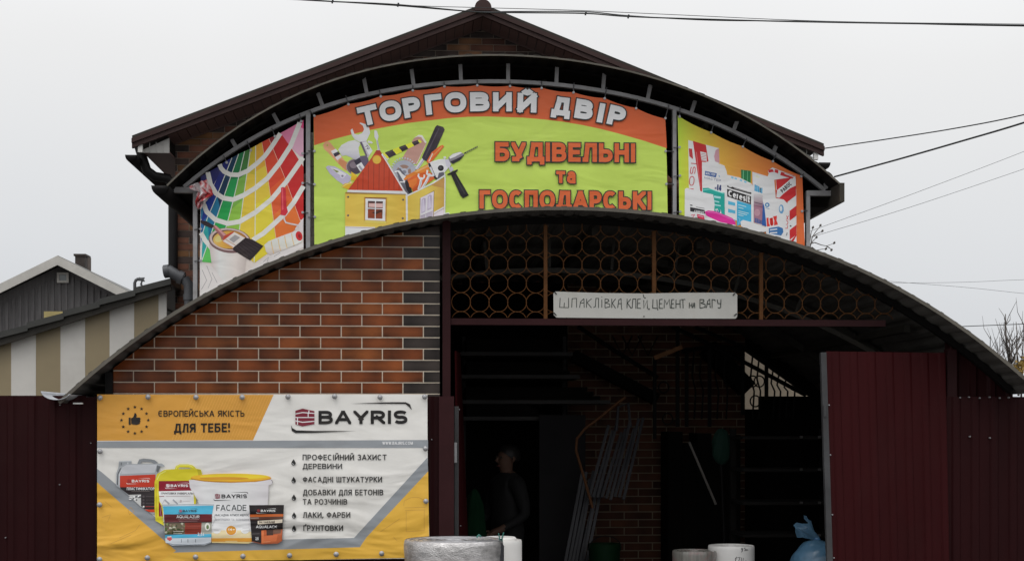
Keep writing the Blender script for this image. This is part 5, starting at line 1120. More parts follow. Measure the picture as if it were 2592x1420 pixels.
# ================================================================ ring grille over the gate
gr = thing('grille', 'gold brown ring lattice grille filling the arch above the gate opening', 'grille', P(1660, 806, 0))
PX, PZ = P(1167, 765, 0), P(1167, 716.7, 0); step = (P(1167 + 47 * 10, 765, 0).x - PX.x) / 10; vst = PZ.z - PX.z
rmaj = step / 2 + .0012
def ring_mesh(a0, a1, n):
    pts = [(rmaj * math.cos(R(a0 + (a1 - a0) * i / n)), 0, rmaj * math.sin(R(a0 + (a1 - a0) * i / n))) for i in range(n + (0 if a1 - a0 == 360 else 1))]
    return MB().tube(pts, .0026, 6, closed=(a1 - a0 == 360))
ring0 = half0 = None; cnt = 0
for r_ in range(-1, 5):
    for c in range(-1, 24):
        x = PX.x + c * step; z = PX.z + r_ * vst + (.0 if r_ >= 0 else .002)
        if c < 0: continue
        if r_ >= 0 and (z + rmaj > lowf(x + .04) - .05 or z + rmaj > lowf(x - .04) - .05):      # ring cut off by the roof
            run = []
            q0 = math.degrees(math.atan2(1, -np.polyder(lowf)(x)))
            for q in range(0, 365, 6):
                pt = (x + rmaj * math.cos(R(q + q0)), 0, z + rmaj * math.sin(R(q + q0)))
                if pt[2] < lowf(pt[0]) - .05: run.append(pt)
            if len(run) > 59: MB().tube(run[:-1], .0026, 6, closed=True).build('ring', M['ringpaint'], gr)
            elif len(run) > 8 and math.dist(run[0], run[-1]) > .004: MB().tube(run, .0026, 6).build('half_ring', M['ringpaint'], gr)
            continue
        if r_ < 0:
            if half0 is None: half0 = o = ring_mesh(22, 158, 14).build('half_ring', M['ringpaint'], gr, smooth=False)
            else: o = half0.copy(); COL.objects.link(o)
        else:
            if ring0 is None: ring0 = o = ring_mesh(0, 360, 28).build('ring', M['ringpaint'], gr, smooth=False)
            else: o = ring0.copy(); COL.objects.link(o)
            cnt += 1
        o.location = (x, random.uniform(-.002, .002), z)
print('rings', cnt)
for px_ in (1380.7, 1655, 1926):
    x = P(px_, 700, 0).x; MB().box(x - .011, x + .011, -.012, .012, P(1500, 807.5, 0).z, lowf(x) - .06).build('bar', M['ringpaint'], gr)

# hand-lettered board wired to the grille
sg = thing('sign_board', 'white hand-lettered board wired to the ring grille above the gate', 'sign', P(1634, 806, -.03))
YS = -.034
S4 = lambda x, y, Y=YS: P(1350 + x / 4.684, 720 + y / 4.684, Y)
ol = [(258, 84), (800, 101), (1320, 107), (1800, 98), (2390, 97), (2418, 120), (2418, 378), (2396, 405), (1300, 402), (275, 392), (241, 362), (238, 106)]
q = [S4(*p) for p in ol]; MB().prism([(p.x, p.z) for p in q], YS, YS + .005).build('board', mat('old white board', (.56, .55, .51), .6, var=.1, vscale=5, dirt=(.34, .29, .22, .45), dscale=5), sg)
a = Art(YS, 1350, 720, 4.684, n=8); INK = (42, 50, 46)
HW_ = [[(318, 160), (312, 272), (418, 275)], [(368, 215), (364, 272)], [(418, 160), (418, 276)], [(455, 275), (460, 168), (512, 165), (512, 275)], [(548, 275), (560, 205), (600, 168)], [(600, 168), (603, 275)], [(556, 222), (602, 218)], [(632, 170), (630, 276)], [(690, 168), (636, 215), (690, 278)], [(713, 272), (735, 264), (742, 165), (774, 165), (772, 278)], [(812, 178), (812, 275)], [(812, 145), (812, 154)], [(850, 170), (850, 278)], [(850, 172), (888, 178), (895, 198), (855, 216)], [(855, 216), (904, 234), (908, 262), (850, 278)], [(930, 170), (930, 278)], [(975, 170), (935, 222), (975, 282)], [(1000, 278), (1012, 185), (1040, 168), (1044, 282)], [(1005, 228), (1042, 226)], [(1052, 284), (1046, 298)], [(1112, 170), (1110, 280)], [(1155, 172), (1115, 220), (1158, 282)], [(1152, 282), (1172, 276), (1180, 172), (1215, 172), (1215, 285)], [(1272, 172), (1236, 175), (1232, 280), (1276, 283)], [(1235, 226), (1268, 222)], [(1310, 185), (1308, 282), (1350, 188), (1353, 287)], [(1302, 118), (1310, 150), (1322, 162), (1334, 158)], [(1368, 286), (1364, 298)], [(1418, 175), (1415, 280), (1466, 282)], [(1465, 178), (1469, 286), (1477, 306)], [(1532, 175), (1496, 178), (1492, 281), (1536, 283)], [(1495, 228), (1526, 226)], [(1550, 282), (1556, 180), (1582, 238), (1612, 178), (1624, 283)], [(1670, 178), (1640, 180), (1636, 279), (1674, 281)], [(1640, 230), (1665, 227)], [(1692, 180), (1690, 280)], [(1738, 180), (1740, 280)], [(1692, 232), (1740, 230)], [(1746, 180), (1801, 176)], [(1772, 179), (1775, 282)], [(1850, 215), (1848, 278)], [(1880, 218), (1880, 278)], [(1850, 249), (1880, 248)], [(1890, 278), (1901, 222), (1912, 222), (1913, 280)], [(1895, 252), (1912, 250)], [(1975, 175), (1975, 282)], [(1975, 178), (2018, 180), (2022, 205), (1985, 220)], [(1985, 220), (2036, 236), (2036, 268), (1975, 282)], [(2050, 278), (2066, 198), (2090, 174), (2096, 278)], [(2056, 234), (2094, 230)], [(2118, 280), (2119, 178), (2150, 182), (2157, 198)], [(2180, 178), (2186, 225), (2218, 228)], [(2223, 175), (2220, 270), (2202, 281), (2186, 272)]]
for i, s_ in enumerate(HW_): a.stroke(s_, 9, INK)
a.build('lettering', vinyl('marker', .05), sg)
for p0, p1 in (((252, 84), (276, 118)), ((243, 335), (272, 366)), ((2366, 132), (2390, 104)), ((2380, 372), (2412, 345))):
    MB().tube([S4(*p0, YS - .004), S4(*p1, YS - .006)], .0035, 6).build('tie', M['cable'], sg)
for p0 in ((1312, 378), (1372, 290)): MB().tube([S4(*p0, YS + .002), S4(*p0, YS - .004)], .004, 6).build('screw', M['cable'], sg)

# ================================================================ things standing at the gate
foil = mat('foil foam', (.62, .60, .59), .34, .8, var=.45, vscale=16, bump=.8, bscale=120, stretch=(1, 1, 2.2), bdist=.005)
foam = mat('white foam', (.80, .78, .75), .7, var=.06, vscale=4)
def roll(name, label, px, ytop, Y, wpx, mats, core=.03, wav=0., tilt=0, group=None):
    c = P(px, ytop, Y); r = wpx / 2 / FPX * (Y - CAM_Y); H = c.z
    t = thing(name, label, 'roll', (c.x, Y, 0), group)
    wob = (lambda a, z: 1 + wav * (math.sin(a * 3 + z * 9) * .5 + math.sin(z * 46 + math.sin(a * 2) * .9) * .75 + math.sin(a * 7 + z * 31) * .25)) if wav else None
    n = 40; prof = [(r * .99, .0)] + [(r, H * k / n) for k in range(1, n)] + [(r * .995, H - .008), (r * .975, H)]
    mb = MB(); mb.lathe(prof, (c.x, Y, .002), 72, 0, wob); mb.build('outer_sheet', mats[0], t, smooth=True)
    mb = MB(); prof = []; k = 9
    for i in range(k):                                          # the wound layers seen from above
        ra = r * .974 - (r * .974 - core) * i / k; rb = r * .974 - (r * .974 - core) * (i + 1) / k
        prof += [(ra - .001, H - .012), (ra - .003, H - .002 - .004 * (i % 2)), (rb + .003, H - .002 - .004 * (i % 2)), (rb + .001, H - .012)]
    prof += [(core, H - .2), (.001, H - .2)]
    mb.lathe(prof, (c.x, Y, .002), 56); mb.build('wound_edge', mats[1], t, smooth=True)
    return t, c, r, H
t1, c1, r1, H1 = roll('insulation_roll', 'crinkled silver foil foam roll in front of the mustard banner', 1148, 1365, -.75, 250, (foil, mat('foil edge', (.62, .61, .62), .35, .7, var=.3, vscale=20, bump=.5, bscale=50)), .05, .011)
pts = [(c1.x + r1 * 1.005 * math.cos(R(t)), -.75 + r1 * 1.005 * math.sin(R(t)), 0) for t in (-22, -14)]
mb = MB(); mb.add([(pts[0][0], pts[0][1], 0), (pts[1][0], pts[1][1], 0), (pts[1][0] + .01, pts[1][1], H1 - .03), (pts[0][0] + .005, pts[0][1], H1 - .01)], [(0, 1, 2, 3)]); o = mb.build('loose_edge', mat('dark foil edge', (.10, .10, .11), .5, .6), t1); o.modifiers.new('thick', 'SOLIDIFY').thickness = .004
GRN = mat('green string', (.05, .20, .17), .6)
kx = P(1270, 1372, -.80)
for p in ((1262, 1349), (1275, 1347)): MB().tube([kx, P((p[0] + 1269) / 2 - 1, 1362, -.82), P(*p, -.83)], [.004, .0045, .003], 6).build('string', GRN, t1)
MB().tube([kx + Vector((0, 0, .002)), kx + Vector((.004, -.01, -.03)), kx + Vector((.002, -.01, -.4))], .004, 6).build('string', GRN, t1)
p = P(1212, 1356, -.66); MB().tube([p + Vector((-.012, 0, -.008)), p + Vector((0, 0, .008)), p + Vector((.012, 0, -.004))], .005, 6).build('string', GRN, t1)
t2, c2, r2, H2 = roll('insulation_roll', 'white foam roll half hidden behind the silver foil roll', 1268, 1366, -.38, 106, (foam, foam), .03, .003)
mb = MB(); mb.lathe([(r2 * .78, H2 - .2), (r2 * .78, H2 + .010), (r2 * .72, H2 + .018), (.02, H2 + .018)], (c2.x - .005, -.38, 0), 48); mb.build('inner_winding', foam, t2, smooth=True)
film = mat('clear film', (.19, .183, .165), .22, var=.35, vscale=7, stretch=(9, 9, .6), spec=.7, dirt=(.30, .06, .07, .55), dscale=7)
t3, c3, r3, H3 = roll('film_roll', 'translucent grey plastic film roll beside the white paper roll', 1757, 1393, .35, 112, (film, film), .03, .004)
paper = mat('white linoleum', (.66, .65, .63), .5, var=.08, vscale=4)
t4, c4, r4, H4 = roll('paper_roll', 'white roll with pencilled price standing right of the clear film roll', 1851, 1380, .42, 118, (paper, paper), .03, .0)
# pencilled figures follow the curve of the roll
v = []; fc = []
def pen(strokes):
    mb = MB()
    for s_ in strokes:
        pts = []
        for (x, y) in s_:
            g0 = P(1650 + x / 5.152, 1280 + y / 5.152, .42 - r4); dx = max(-.98, min(.98, (g0.x - c4.x) / r4)); pts.append((c4.x + dx * r4, .42 - r4 * math.sqrt(1 - dx * dx) - .001, g0.z))
        mb.tube(pts, .0018, 5)
    return mb
pen([[(1165, 560), (1175, 548), (1188, 556), (1182, 572), (1168, 566)], [(1188, 556), (1180, 590), (1166, 600)], [(1205, 550), (1222, 545), (1218, 560), (1226, 575), (1210, 585)], [(1228, 580), (1232, 566), (1238, 580), (1244, 566), (1250, 580), (1256, 568), (1264, 580)], [(1085, 690), (1105, 660), (1088, 720)], [(1118, 672), (1150, 664), (1130, 725)], [(1172, 672), (1166, 726)], [(1196, 676), (1190, 728)], [(1215, 722), (1240, 716)]]).build('pencil_marks', M['cable'], t4)

# blue tied plastic bag with white goods inside
bgp = thing('plastic_bag', 'blue translucent plastic bag tied at the neck beside the right gate leaf', 'bag', P(2060, 1700, .18))
cb = P(2066, 1480, .18)
def blob(cx, cy, cz, rx, ry, rz, seed, amp, n=40, m=28, top=1.0):
    rnd = random.Random(seed); ph = [(rnd.uniform(1, 6), rnd.uniform(1, 6), rnd.uniform(0, 6.3)) for _ in range(7)]; mb = MB(); v = []; fc = []
    for i in range(m + 1):
        th = math.pi * i / m
        for j in range(n):
            a_ = 2 * math.pi * j / n; d = 1 + amp * sum(math.sin(p[0] * round(a_ * 10) / 10 + p[1] * th * 2 + p[2]) * math.sin(th) for p in ph) / 3 + amp * .8 * math.sin(round(p[0]) * 3 * a_ + th * 3) * math.sin(th) * (1 if i < m * .45 else .3)
            v.append((cx + rx * d * math.sin(th) * math.cos(a_), cy + ry * d * math.sin(th) * math.sin(a_), cz + rz * d * math.cos(th)))
    for i in range(m):
        for j in range(n): fc.append((i * n + j, i * n + (j + 1) % n, (i + 1) * n + (j + 1) % n, (i + 1) * n + j))
    return mb.add(v, fc)
bagm = mat('blue film', (.085, .19, .30), .3, var=.25, vscale=8, alpha=.62, bump=.6, bscale=22, spec=.6, bdist=.01)
blob(cb.x, .18, cb.z, .185, .17, P(2060, 1365, .18).z - cb.z, 3, .045).build('bag', bagm, bgp, smooth=True)
blob(cb.x + .045, .16, cb.z - .02, .13, .13, .20, 5, .03).build('contents', mat('white goods', (.42, .42, .42), .6), bgp, smooth=True)
n0 = P(2068, 1364, .18)
mb = MB(); v = []; fc = []; ns_ = 20
prof = [(0, .012, (2074, 1370)), (.1, .016, (2070, 1362)), (.4, .030, (2052, 1350)), (.7, .048, (2040, 1338)), (1, .060, (2030, 1330))]
ax = (P(2028, 1330, .18) - P(2072, 1364, .18)).normalized(); e1 = Vector((0, 1, 0)); e2 = ax.cross(e1).normalized()
for t_, r_, (x, y) in prof:
    c = P(x, y, .18)
    for j in range(ns_):
        an = 2 * math.pi * j / ns_; k = 1 + .28 * math.sin(an * 5) * t_; v.append(c + e1 * (math.cos(an) * r_ * k * .7) + e2 * (math.sin(an) * r_ * k) + ax * (.035 * math.sin(an * 3 + 1) * t_))
for i in range(len(prof) - 1):
    for j in range(ns_): fc.append((i * ns_ + j, i * ns_ + (j + 1) % ns_, (i + 1) * ns_ + (j + 1) % ns_, (i + 1) * ns_ + j))
mb.add(v, fc); mb.build('tied_neck', bagm, bgp, smooth=True)
mb = MB(); mb.tube([(n0.x + .012 * math.cos(R(a_)) * 1.3, n0.y + .018 * math.sin(R(a_)), n0.z + .004 * math.sin(R(a_ * 2))) for a_ in range(0, 360, 24)], .006, 6, closed=True); mb.build('knot', mat('blue knot', (.05, .14, .28), .4), bgp, smooth=True)

# ================================================================ inside the passage
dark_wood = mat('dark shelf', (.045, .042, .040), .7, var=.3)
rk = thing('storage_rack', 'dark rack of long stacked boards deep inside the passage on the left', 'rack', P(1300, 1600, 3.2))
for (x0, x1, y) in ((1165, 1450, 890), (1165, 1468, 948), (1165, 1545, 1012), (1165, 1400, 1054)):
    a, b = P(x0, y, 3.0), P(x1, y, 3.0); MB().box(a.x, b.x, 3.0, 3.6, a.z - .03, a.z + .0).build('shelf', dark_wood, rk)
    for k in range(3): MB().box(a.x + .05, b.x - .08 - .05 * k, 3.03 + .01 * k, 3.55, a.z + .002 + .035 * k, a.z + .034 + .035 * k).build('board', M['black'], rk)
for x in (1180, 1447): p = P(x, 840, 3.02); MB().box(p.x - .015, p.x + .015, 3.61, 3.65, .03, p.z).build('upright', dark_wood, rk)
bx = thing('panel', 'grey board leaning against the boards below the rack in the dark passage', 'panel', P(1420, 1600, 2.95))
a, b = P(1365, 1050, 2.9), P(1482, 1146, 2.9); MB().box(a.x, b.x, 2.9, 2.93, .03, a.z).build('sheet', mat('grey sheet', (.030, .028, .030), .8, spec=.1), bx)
plas = mat('clear plastic profile', (.06, .06, .066), .4, spec=.15, var=.3, vscale=12, stretch=(1, 1, .2))
for nm, lb, base, top, n_ in (('profile_bundle', 'bundle of pale plastic profiles leaning below the stair, right of the orange cord', (1520, 1262), (1570, 1082), 9), ('profile_bundle', 'lower bundle of pale plastic profiles standing left of the orange cord', (1450, 1480), (1505, 1205), 7)):
    t = thing(nm, lb, 'profiles', P(base[0], 1600, 2.4), 'bundles of plastic profiles')
    for k in range(n_):
        o1 = k * (11 if base[1] < 1300 else 9); MB().bar(P(base[0] - 30 + o1, base[1] + random.randint(-6, 6), 2.3 - k * .01), P(top[0] - 30 + o1, top[1] + random.randint(-25, 25), 2.45), .022, .012).build('profile', plas, t)
    if base[1] < 1300:
        MB().tube([P(1560, 1090, 2.4), P(1565, 1030, 2.42), P(1590, 1020, 2.44), P(1596, 1080, 2.46)], .012, 6).build('plastic_wrap', plas, t)
tag(MB().tube([P(1583, 1005, 2.2), P(1560, 1022, 2.2), P(1520, 1055, 2.2), P(1480, 1085, 2.2), P(1460, 1110, 2.2), P(1458, 1140, 2.2), P(1470, 1180, 2.2), P(1486, 1235, 2.2), P(1500, 1285, 2.2)], .010, 8).build('hanging_cord', mat('orange cord', (.13, .047, .012), .6), None, smooth=True), 'orange brown bent cord hanging in the dark middle of the passage', 'cord')
tag(MB().bar(P(1656, 906, 3.3), P(1726, 878, 3.3), .035, .03).build('wooden_slat', mat('orange wood', (.40, .17, .06), .6, var=.3, vscale=12, stretch=(1, 1, 4))), 'short orange wooden slat slanting up in front of the inner brick wall', 'slat')
tag(MB().bar(P(1744, 1118, 2.6), P(1812, 1276, 2.6), .016, .016).build('white_stick', mat('pale stick', (.22, .20, .18), .6)), 'thin pale stick leaning in the dark right of the stair', 'stick')
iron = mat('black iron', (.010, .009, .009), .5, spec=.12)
st = thing('stair', 'dark stair with black wrought iron railing before the inner brick wall', 'stair', P(1800, 1600, 3.8))
Yr = 3.55
def ir(pts, r=.012, nm='handrail'): MB().tube([P(x, y, Yr) for x, y in pts], r, 8).build(nm, iron, st)
ir([(1462, 826), (1560, 890), (1665, 955)], .018); ir([(1700, 826), (1790, 868), (1900, 925), (2040, 1000)], .018); ir([(1760, 828), (1880, 878), (2036, 990)], .016); ir([(1726, 890), (1800, 876), (1890, 884)], .02)
for x, y0, y1 in ((1657, 905, 1110), (1715, 826, 1080), (1738, 880, 1080), (1796, 880, 1080), (1880, 890, 1050), (1940, 910, 1010)): MB().bar(P(x, y0, Yr), P(x, y1, Yr), .028, .028).build('post', iron, st)
for x in (1757, 1776, 1815, 1838, 1905, 1921, 1957, 1972, 1990, 2008): ir([(x, 890 + max(0, (x - 1890) * .68)), (x - 5, 950 + max(0, (x - 1890) * .3)), (x + 4, 990), (x, 1060)], .0075, 'baluster')
for cx, cy in ((1905, 965), (1922, 965), (1912, 1015), (1680, 980), (1690, 1060), (1845, 960)):
    MB().tube([P(cx + 13 * math.cos(R(t)), cy + 14 * math.sin(R(t)), Yr) for t in range(0, 360, 20)], .006, 6, closed=True).build('scroll', iron, st)
for cx in (1575, 1600, 1640): ir([(cx - 25, 850), (cx, 900), (cx + 25, 850)], .007, 'baluster')
MB().bar(P(1790, 880, 3.75), P(1890, 985, 3.75), .14, .25).build('stringer', M['black'], st)
MB().bar(P(1450, 900, 3.75), P(1660, 1010, 3.75), .09, .25).build('stringer', M['black'], st)
for k in range(5): p = P(1700 + k * 36, 1092 + k * 2, 3.7); MB().box(p.x - .06, p.x + .06, 3.5, 3.9, .03, p.z - .09 * (k % 2)).build('step', M['black'], st)
br = thing('broom', 'dark green broom head standing upright on the right of the passage', 'broom', P(1830, 1600, 2.5))
blob(P(1826, 1130, 2.5).x, 2.5, P(1826, 1130, 2.5).z, .075, .05, .14, 8, .06).build('bristles', mat('green bristles', (.008, .045, .03), .8, bump=.6, bscale=80), br)
p = P(1826, 1175, 2.5); MB().tube([(p.x, 2.5, p.z), (p.x + .06, 2.5, .03)], .014, 8).build('handle', iron, br)
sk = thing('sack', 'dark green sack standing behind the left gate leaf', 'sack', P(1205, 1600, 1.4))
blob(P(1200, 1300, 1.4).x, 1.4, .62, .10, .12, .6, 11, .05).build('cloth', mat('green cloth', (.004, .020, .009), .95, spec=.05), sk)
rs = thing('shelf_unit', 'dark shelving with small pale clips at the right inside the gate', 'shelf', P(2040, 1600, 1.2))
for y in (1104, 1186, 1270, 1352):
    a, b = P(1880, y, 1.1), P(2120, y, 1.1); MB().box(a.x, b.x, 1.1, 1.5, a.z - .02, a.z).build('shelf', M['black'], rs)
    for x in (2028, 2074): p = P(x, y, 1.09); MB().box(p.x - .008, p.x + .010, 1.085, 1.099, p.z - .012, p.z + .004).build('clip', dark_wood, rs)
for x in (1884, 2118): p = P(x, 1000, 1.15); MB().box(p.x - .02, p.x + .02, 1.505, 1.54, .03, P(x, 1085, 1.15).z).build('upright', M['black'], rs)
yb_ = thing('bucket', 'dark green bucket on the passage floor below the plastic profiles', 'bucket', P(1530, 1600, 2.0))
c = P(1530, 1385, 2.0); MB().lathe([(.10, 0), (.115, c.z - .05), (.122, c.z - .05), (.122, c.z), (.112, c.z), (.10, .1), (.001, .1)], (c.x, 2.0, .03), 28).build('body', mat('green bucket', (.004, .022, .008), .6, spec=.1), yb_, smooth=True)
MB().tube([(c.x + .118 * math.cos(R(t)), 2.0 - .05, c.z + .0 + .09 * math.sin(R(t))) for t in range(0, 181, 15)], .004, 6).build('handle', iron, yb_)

# ---------------------------------------------------------------- person standing in the dark on the left
def person(loc, rz, H, label):
    k = H / 1.7; root = thing('person', label, 'person', loc)
    J = {}; E_ = []; Rd = {}
    def j(n, p, r, par=None): J[n] = Vector(p) * k; Rd[n] = r * k; (E_.append((par, n)) if par else None)
    j('pelvis', (0, 0, .92), .150); j('belly', (0, -.01, 1.06), .150, 'pelvis'); j('chest', (0, -.01, 1.24), .165, 'belly'); j('neckbase', (0, .0, 1.40), .085, 'chest'); j('neck', (0, -.01, 1.47), .055, 'neckbase'); j('jaw', (0, -.03, 1.54), .075, 'neck'); j('skull', (0, -.015, 1.62), .088, 'jaw'); j('crown', (0, .0, 1.675), .055, 'skull')
    for s, n in ((1, 'l'), (-1, 'r')):
        j('hip' + n, (s * .10, 0, .88), .105, 'pelvis'); j('knee' + n, (s * .11, -.02, .49), .066, 'hip' + n); j('ankle' + n, (s * .12, .02, .09), .045, 'knee' + n); j('toe' + n, (s * .14, -.13, .04), .038, 'ankle' + n)
        j('sh' + n, (s * .185, 0, 1.37), .075, 'neckbase'); j('elb' + n, (s * .26, .03 if s > 0 else -.03, 1.10), .052, 'sh' + n)
        wr_ = (s * .20, -.18, .98) if s > 0 else (s * .14, -.24, 1.02); j('wr' + n, wr_, .033, 'elb' + n)
        pal = Vector(wr_) + Vector((-s * .03, -.07, -.03)); j('palm' + n, pal, .034, 'wr' + n)
        for q, (ox, ln) in enumerate(((-.030, .075), (-.010, .085), (.010, .08), (.030, .062))):
            a_ = pal + Vector((ox, -.045, -.012)); b_ = a_ + Vector((ox * .2, -ln * .45, -.02)); c_ = b_ + Vector((0, -ln * .2, -ln * .45))
            j('f%s%da' % (n, q), a_, .010, 'palm' + n); j('f%s%db' % (n, q), b_, .0088, 'f%s%da' % (n, q)); j('f%s%dc' % (n, q), c_, .0075, 'f%s%db' % (n, q))
        a_ = pal + Vector((-s * .040, -.005, .012)); j('t' + n + 'a', a_, .011, 'palm' + n); j('t' + n + 'b', a_ + Vector((-s * .018, -.035, 0)), .009, 't' + n + 'a')
    names = list(J); me = bpy.data.meshes.new('body'); me.from_pydata([J[n] for n in names], [(names.index(a), names.index(b)) for a, b in E_], [])
    o = bpy.data.objects.new('body', me); COL.objects.link(o); o.modifiers.new('skin', 'SKIN'); sb_ = o.modifiers.new('sub', 'SUBSURF'); sb_.levels = 2; sb_.render_levels = 2
    for i, n in enumerate(names):
        d = me.skin_vertices[0].data[i]; d.radius = (Rd[n] * (1.15 if n in ('pelvis', 'belly', 'chest') else 1), Rd[n] * (.8 if n in ('pelvis', 'belly', 'chest') else 1)); d.use_root = (n == 'pelvis')
    dg = bpy.context.evaluated_depsgraph_get(); m2 = bpy.data.meshes.new_from_object(o.evaluated_get(dg)); o.modifiers.clear(); o.data = m2; bpy.data.meshes.remove(me)
    m2.materials.clear()
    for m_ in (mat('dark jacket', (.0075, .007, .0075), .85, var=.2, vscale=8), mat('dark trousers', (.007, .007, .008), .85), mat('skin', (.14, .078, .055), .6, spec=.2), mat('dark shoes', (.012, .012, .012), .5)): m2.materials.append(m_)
    for f in m2.polygons:
        c_ = f.center / k; f.use_smooth = True
        hand = any((c_ - J[q] / k).length < .13 and c_.y < -.17 for q in ('palml', 'palmr'))
        f.material_index = 2 if (c_.z > 1.465 or hand) else (3 if c_.z < .085 else (1 if c_.z < .84 else 0))
    o.parent = root
    def part(nm, mb, m_): q = mb.build(nm, m_, None, smooth=True); q.parent = root; return q
    hr = MB(); v = []; fc = []; n_, m_ = 24, 12
    for i in range(m_ + 1):
        th = R(118) * i / m_
        for q in range(n_):
            a_ = 2 * math.pi * q / n_; front = max(0, -math.sin(a_)); t_ = th * (1 - .45 * front); v.append(Vector((.098 * math.sin(t_) * math.cos(a_), .012 + .108 * math.sin(t_) * math.sin(a_), 1.615 + .102 * math.cos(t_))) * k)
    for i in range(m_):
        for q in range(n_): fc.append((i * n_ + q, i * n_ + (q + 1) % n_, (i + 1) * n_ + (q + 1) % n_, (i + 1) * n_ + q))
    hr.add(v, fc); part('hair', hr, mat('dark hair', (.012, .010, .009), .6))
    nz_ = MB().tube([Vector((0, -.095, 1.60)) * k, Vector((0, -.118, 1.57)) * k, Vector((0, -.10, 1.555)) * k], [.008 * k, .014 * k, .009 * k], 8); part('nose', nz_, m2.materials[2])
    for s in (1, -1):
        part('ear', MB().tube([Vector((s * .085, .0, 1.61)) * k, Vector((s * .095, .01, 1.59)) * k, Vector((s * .085, 0, 1.555)) * k], [.008 * k, .014 * k, .007 * k], 8), m2.materials[2])
        part('eye', MB().tube([Vector((s * .034, -.085, 1.60)) * k, Vector((s * .034, -.096, 1.60)) * k], .011 * k, 8), mat('eye', (.05, .04, .03), .3))
    part('mouth', MB().tube([Vector((-.025, -.098, 1.525)) * k, Vector((0, -.106, 1.523)) * k, Vector((.025, -.098, 1.525)) * k], .006 * k, 6), mat('lips', (.25, .10, .09), .5))
    root.rotation_euler = (0, 0, rz); return root
pp = P(1285, 1128, 2.5)
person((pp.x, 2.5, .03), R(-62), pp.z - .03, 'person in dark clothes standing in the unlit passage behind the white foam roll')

# ================================================================ neighbours
ls = thing('lean_to', 'lean-to shed with beige and white striped cladding and a dark tiled roof', 'shed', P(200, 1700, 6.8))
YLn = 6.7
xw0, xw1 = P(-700, 900, YLn).x, wl - .01
st_w = (P(1180 / 2.94, 900, YLn).x - P(83 / 2.94, 900, YLn).x) / 6; sx0 = P(83 / 2.94, 900, YLn).x
zl = lambda x: P(0, 866, YLn).z + (x - P(0, 866, YLn).x) * (P(444, 722, YLn).z - P(0, 866, YLn).z) / (P(444, 722, YLn).x - P(0, 866, YLn).x)
mb = MB(); k0 = int((xw0 - sx0) / st_w) - 1; x = sx0 + k0 * st_w
while x < xw1:
    b = min(x + st_w, xw1); wave = .004
    if b - x > .01: mb.prism([(x, 0), (b, 0), (b, zl(b) - .03), (x, zl(x) - .03)], YLn + (.003 if k0 % 2 else 0), YLn + .04, 0 if k0 % 2 == 0 else 1)
    x += st_w; k0 += 1
mb.build('wall', [mat('white cladding', (.64, .615, .57), .5, var=.09, vscale=2, dirt=(.45, .42, .37, .35)), mat('beige cladding', (.30, .238, .138), .5, var=.1, vscale=2)], ls)
mb = MB(); nst = 16; xe = xw1 + .06; xs = xe - nst * .36
for i in range(nst):
    a = xs + i * .36; b = a + .37; za, zb = zl(a) + .045, zl(b) + .045
    mb.add([(a, YLn - .16 + .002 * (i % 2), za + .012 - .03), (b, YLn - .16 + .002 * (i % 2), zb - .012 - .03), (b, YLn - .16 + .002 * (i % 2), zb + .020), (a, YLn - .16 + .002 * (i % 2), za + .045), (a, 10, za + .012 - .03), (b, 10, zb - .012 - .03), (b, 10, zb + .020), (a, 10, za + .045)],
           [(0, 1, 2, 3), (7, 6, 5, 4), (0, 4, 5, 1), (1, 5, 6, 2), (2, 6, 7, 3), (3, 7, 4, 0)])
mb.build('roof', mat('dark wet tile', (.036, .036, .031), .5, var=.3, vscale=6), ls)
MB().bar((xs, YLn - .10, zl(xs) - .015), (xe, YLn - .10, zl(xe) - .015), .07, .05, up=(0, 1, 0)).build('fascia', M['roofsheet'], ls)

YH = 26
fh = thing('house', 'far grey boarded house with white gable trim, small window and chimney', 'house', P(160, 1100, YH))
pk, l0, r0 = P(160, 664, YH), P(-20, 752, YH), P(345, 764, YH); sl_ = (pk.z - l0.z) / (pk.x - l0.x); hw = 5.2
zf = lambda x: pk.z - sl_ * abs(x - pk.x)
mb = MB(); mb.prism([(pk.x - hw, 0), (pk.x + hw, 0), (pk.x + hw, zf(pk.x + hw)), (pk.x, pk.z - .05), (pk.x - hw, zf(pk.x - hw))], YH, YH + 8)
for i in range(70):
    x = pk.x - hw + .05 + i * .148
    if x < pk.x + hw: mb.box(x, x + .07, YH - .03, YH - .001, 0, zf(x if x > pk.x else x) - .25)
mb.build('wall', mat('grey weathered boards', (.125, .118, .118), .85, var=.3, vscale=3, stretch=(6, 1, .5)), fh)
rfm = mat('grey slate sheet', (.16, .16, .155), .8, var=.2); wt = mat('dirty white trim', (.50, .48, .44), .7, var=.15)
ro = MB()
for s in (-1, 1):
    xe = pk.x + s * (hw + .4); v = [(pk.x, YH - .5, pk.z + .10), (xe, YH - .5, zf(xe) + .10), (xe, YH - .5, zf(xe) + .02), (pk.x, YH - .5, pk.z + .02)]; v += [(a_, YH + 8.4, c_) for a_, _, c_ in v]
    ro.add(v, [(0, 1, 2, 3), (7, 6, 5, 4), (0, 4, 5, 1), (1, 5, 6, 2), (2, 6, 7, 3)])
roo = ro.build('roof', rfm, fh)
for s in (-1, 1):
    xe = pk.x + s * (hw + .4); v = [(pk.x, YH - .56, pk.z + .09), (xe, YH - .56, zf(xe) + .09), (xe, YH - .56, zf(xe) - .12), (pk.x, YH - .56, pk.z - .12)]; v += [(a_, YH - .505, c_) for a_, _, c_ in v]
    MB().add(v, [(0, 1, 2, 3), (7, 6, 5, 4), (0, 4, 5, 1), (1, 5, 6, 2), (2, 6, 7, 3)]).build('trim', wt, fh)
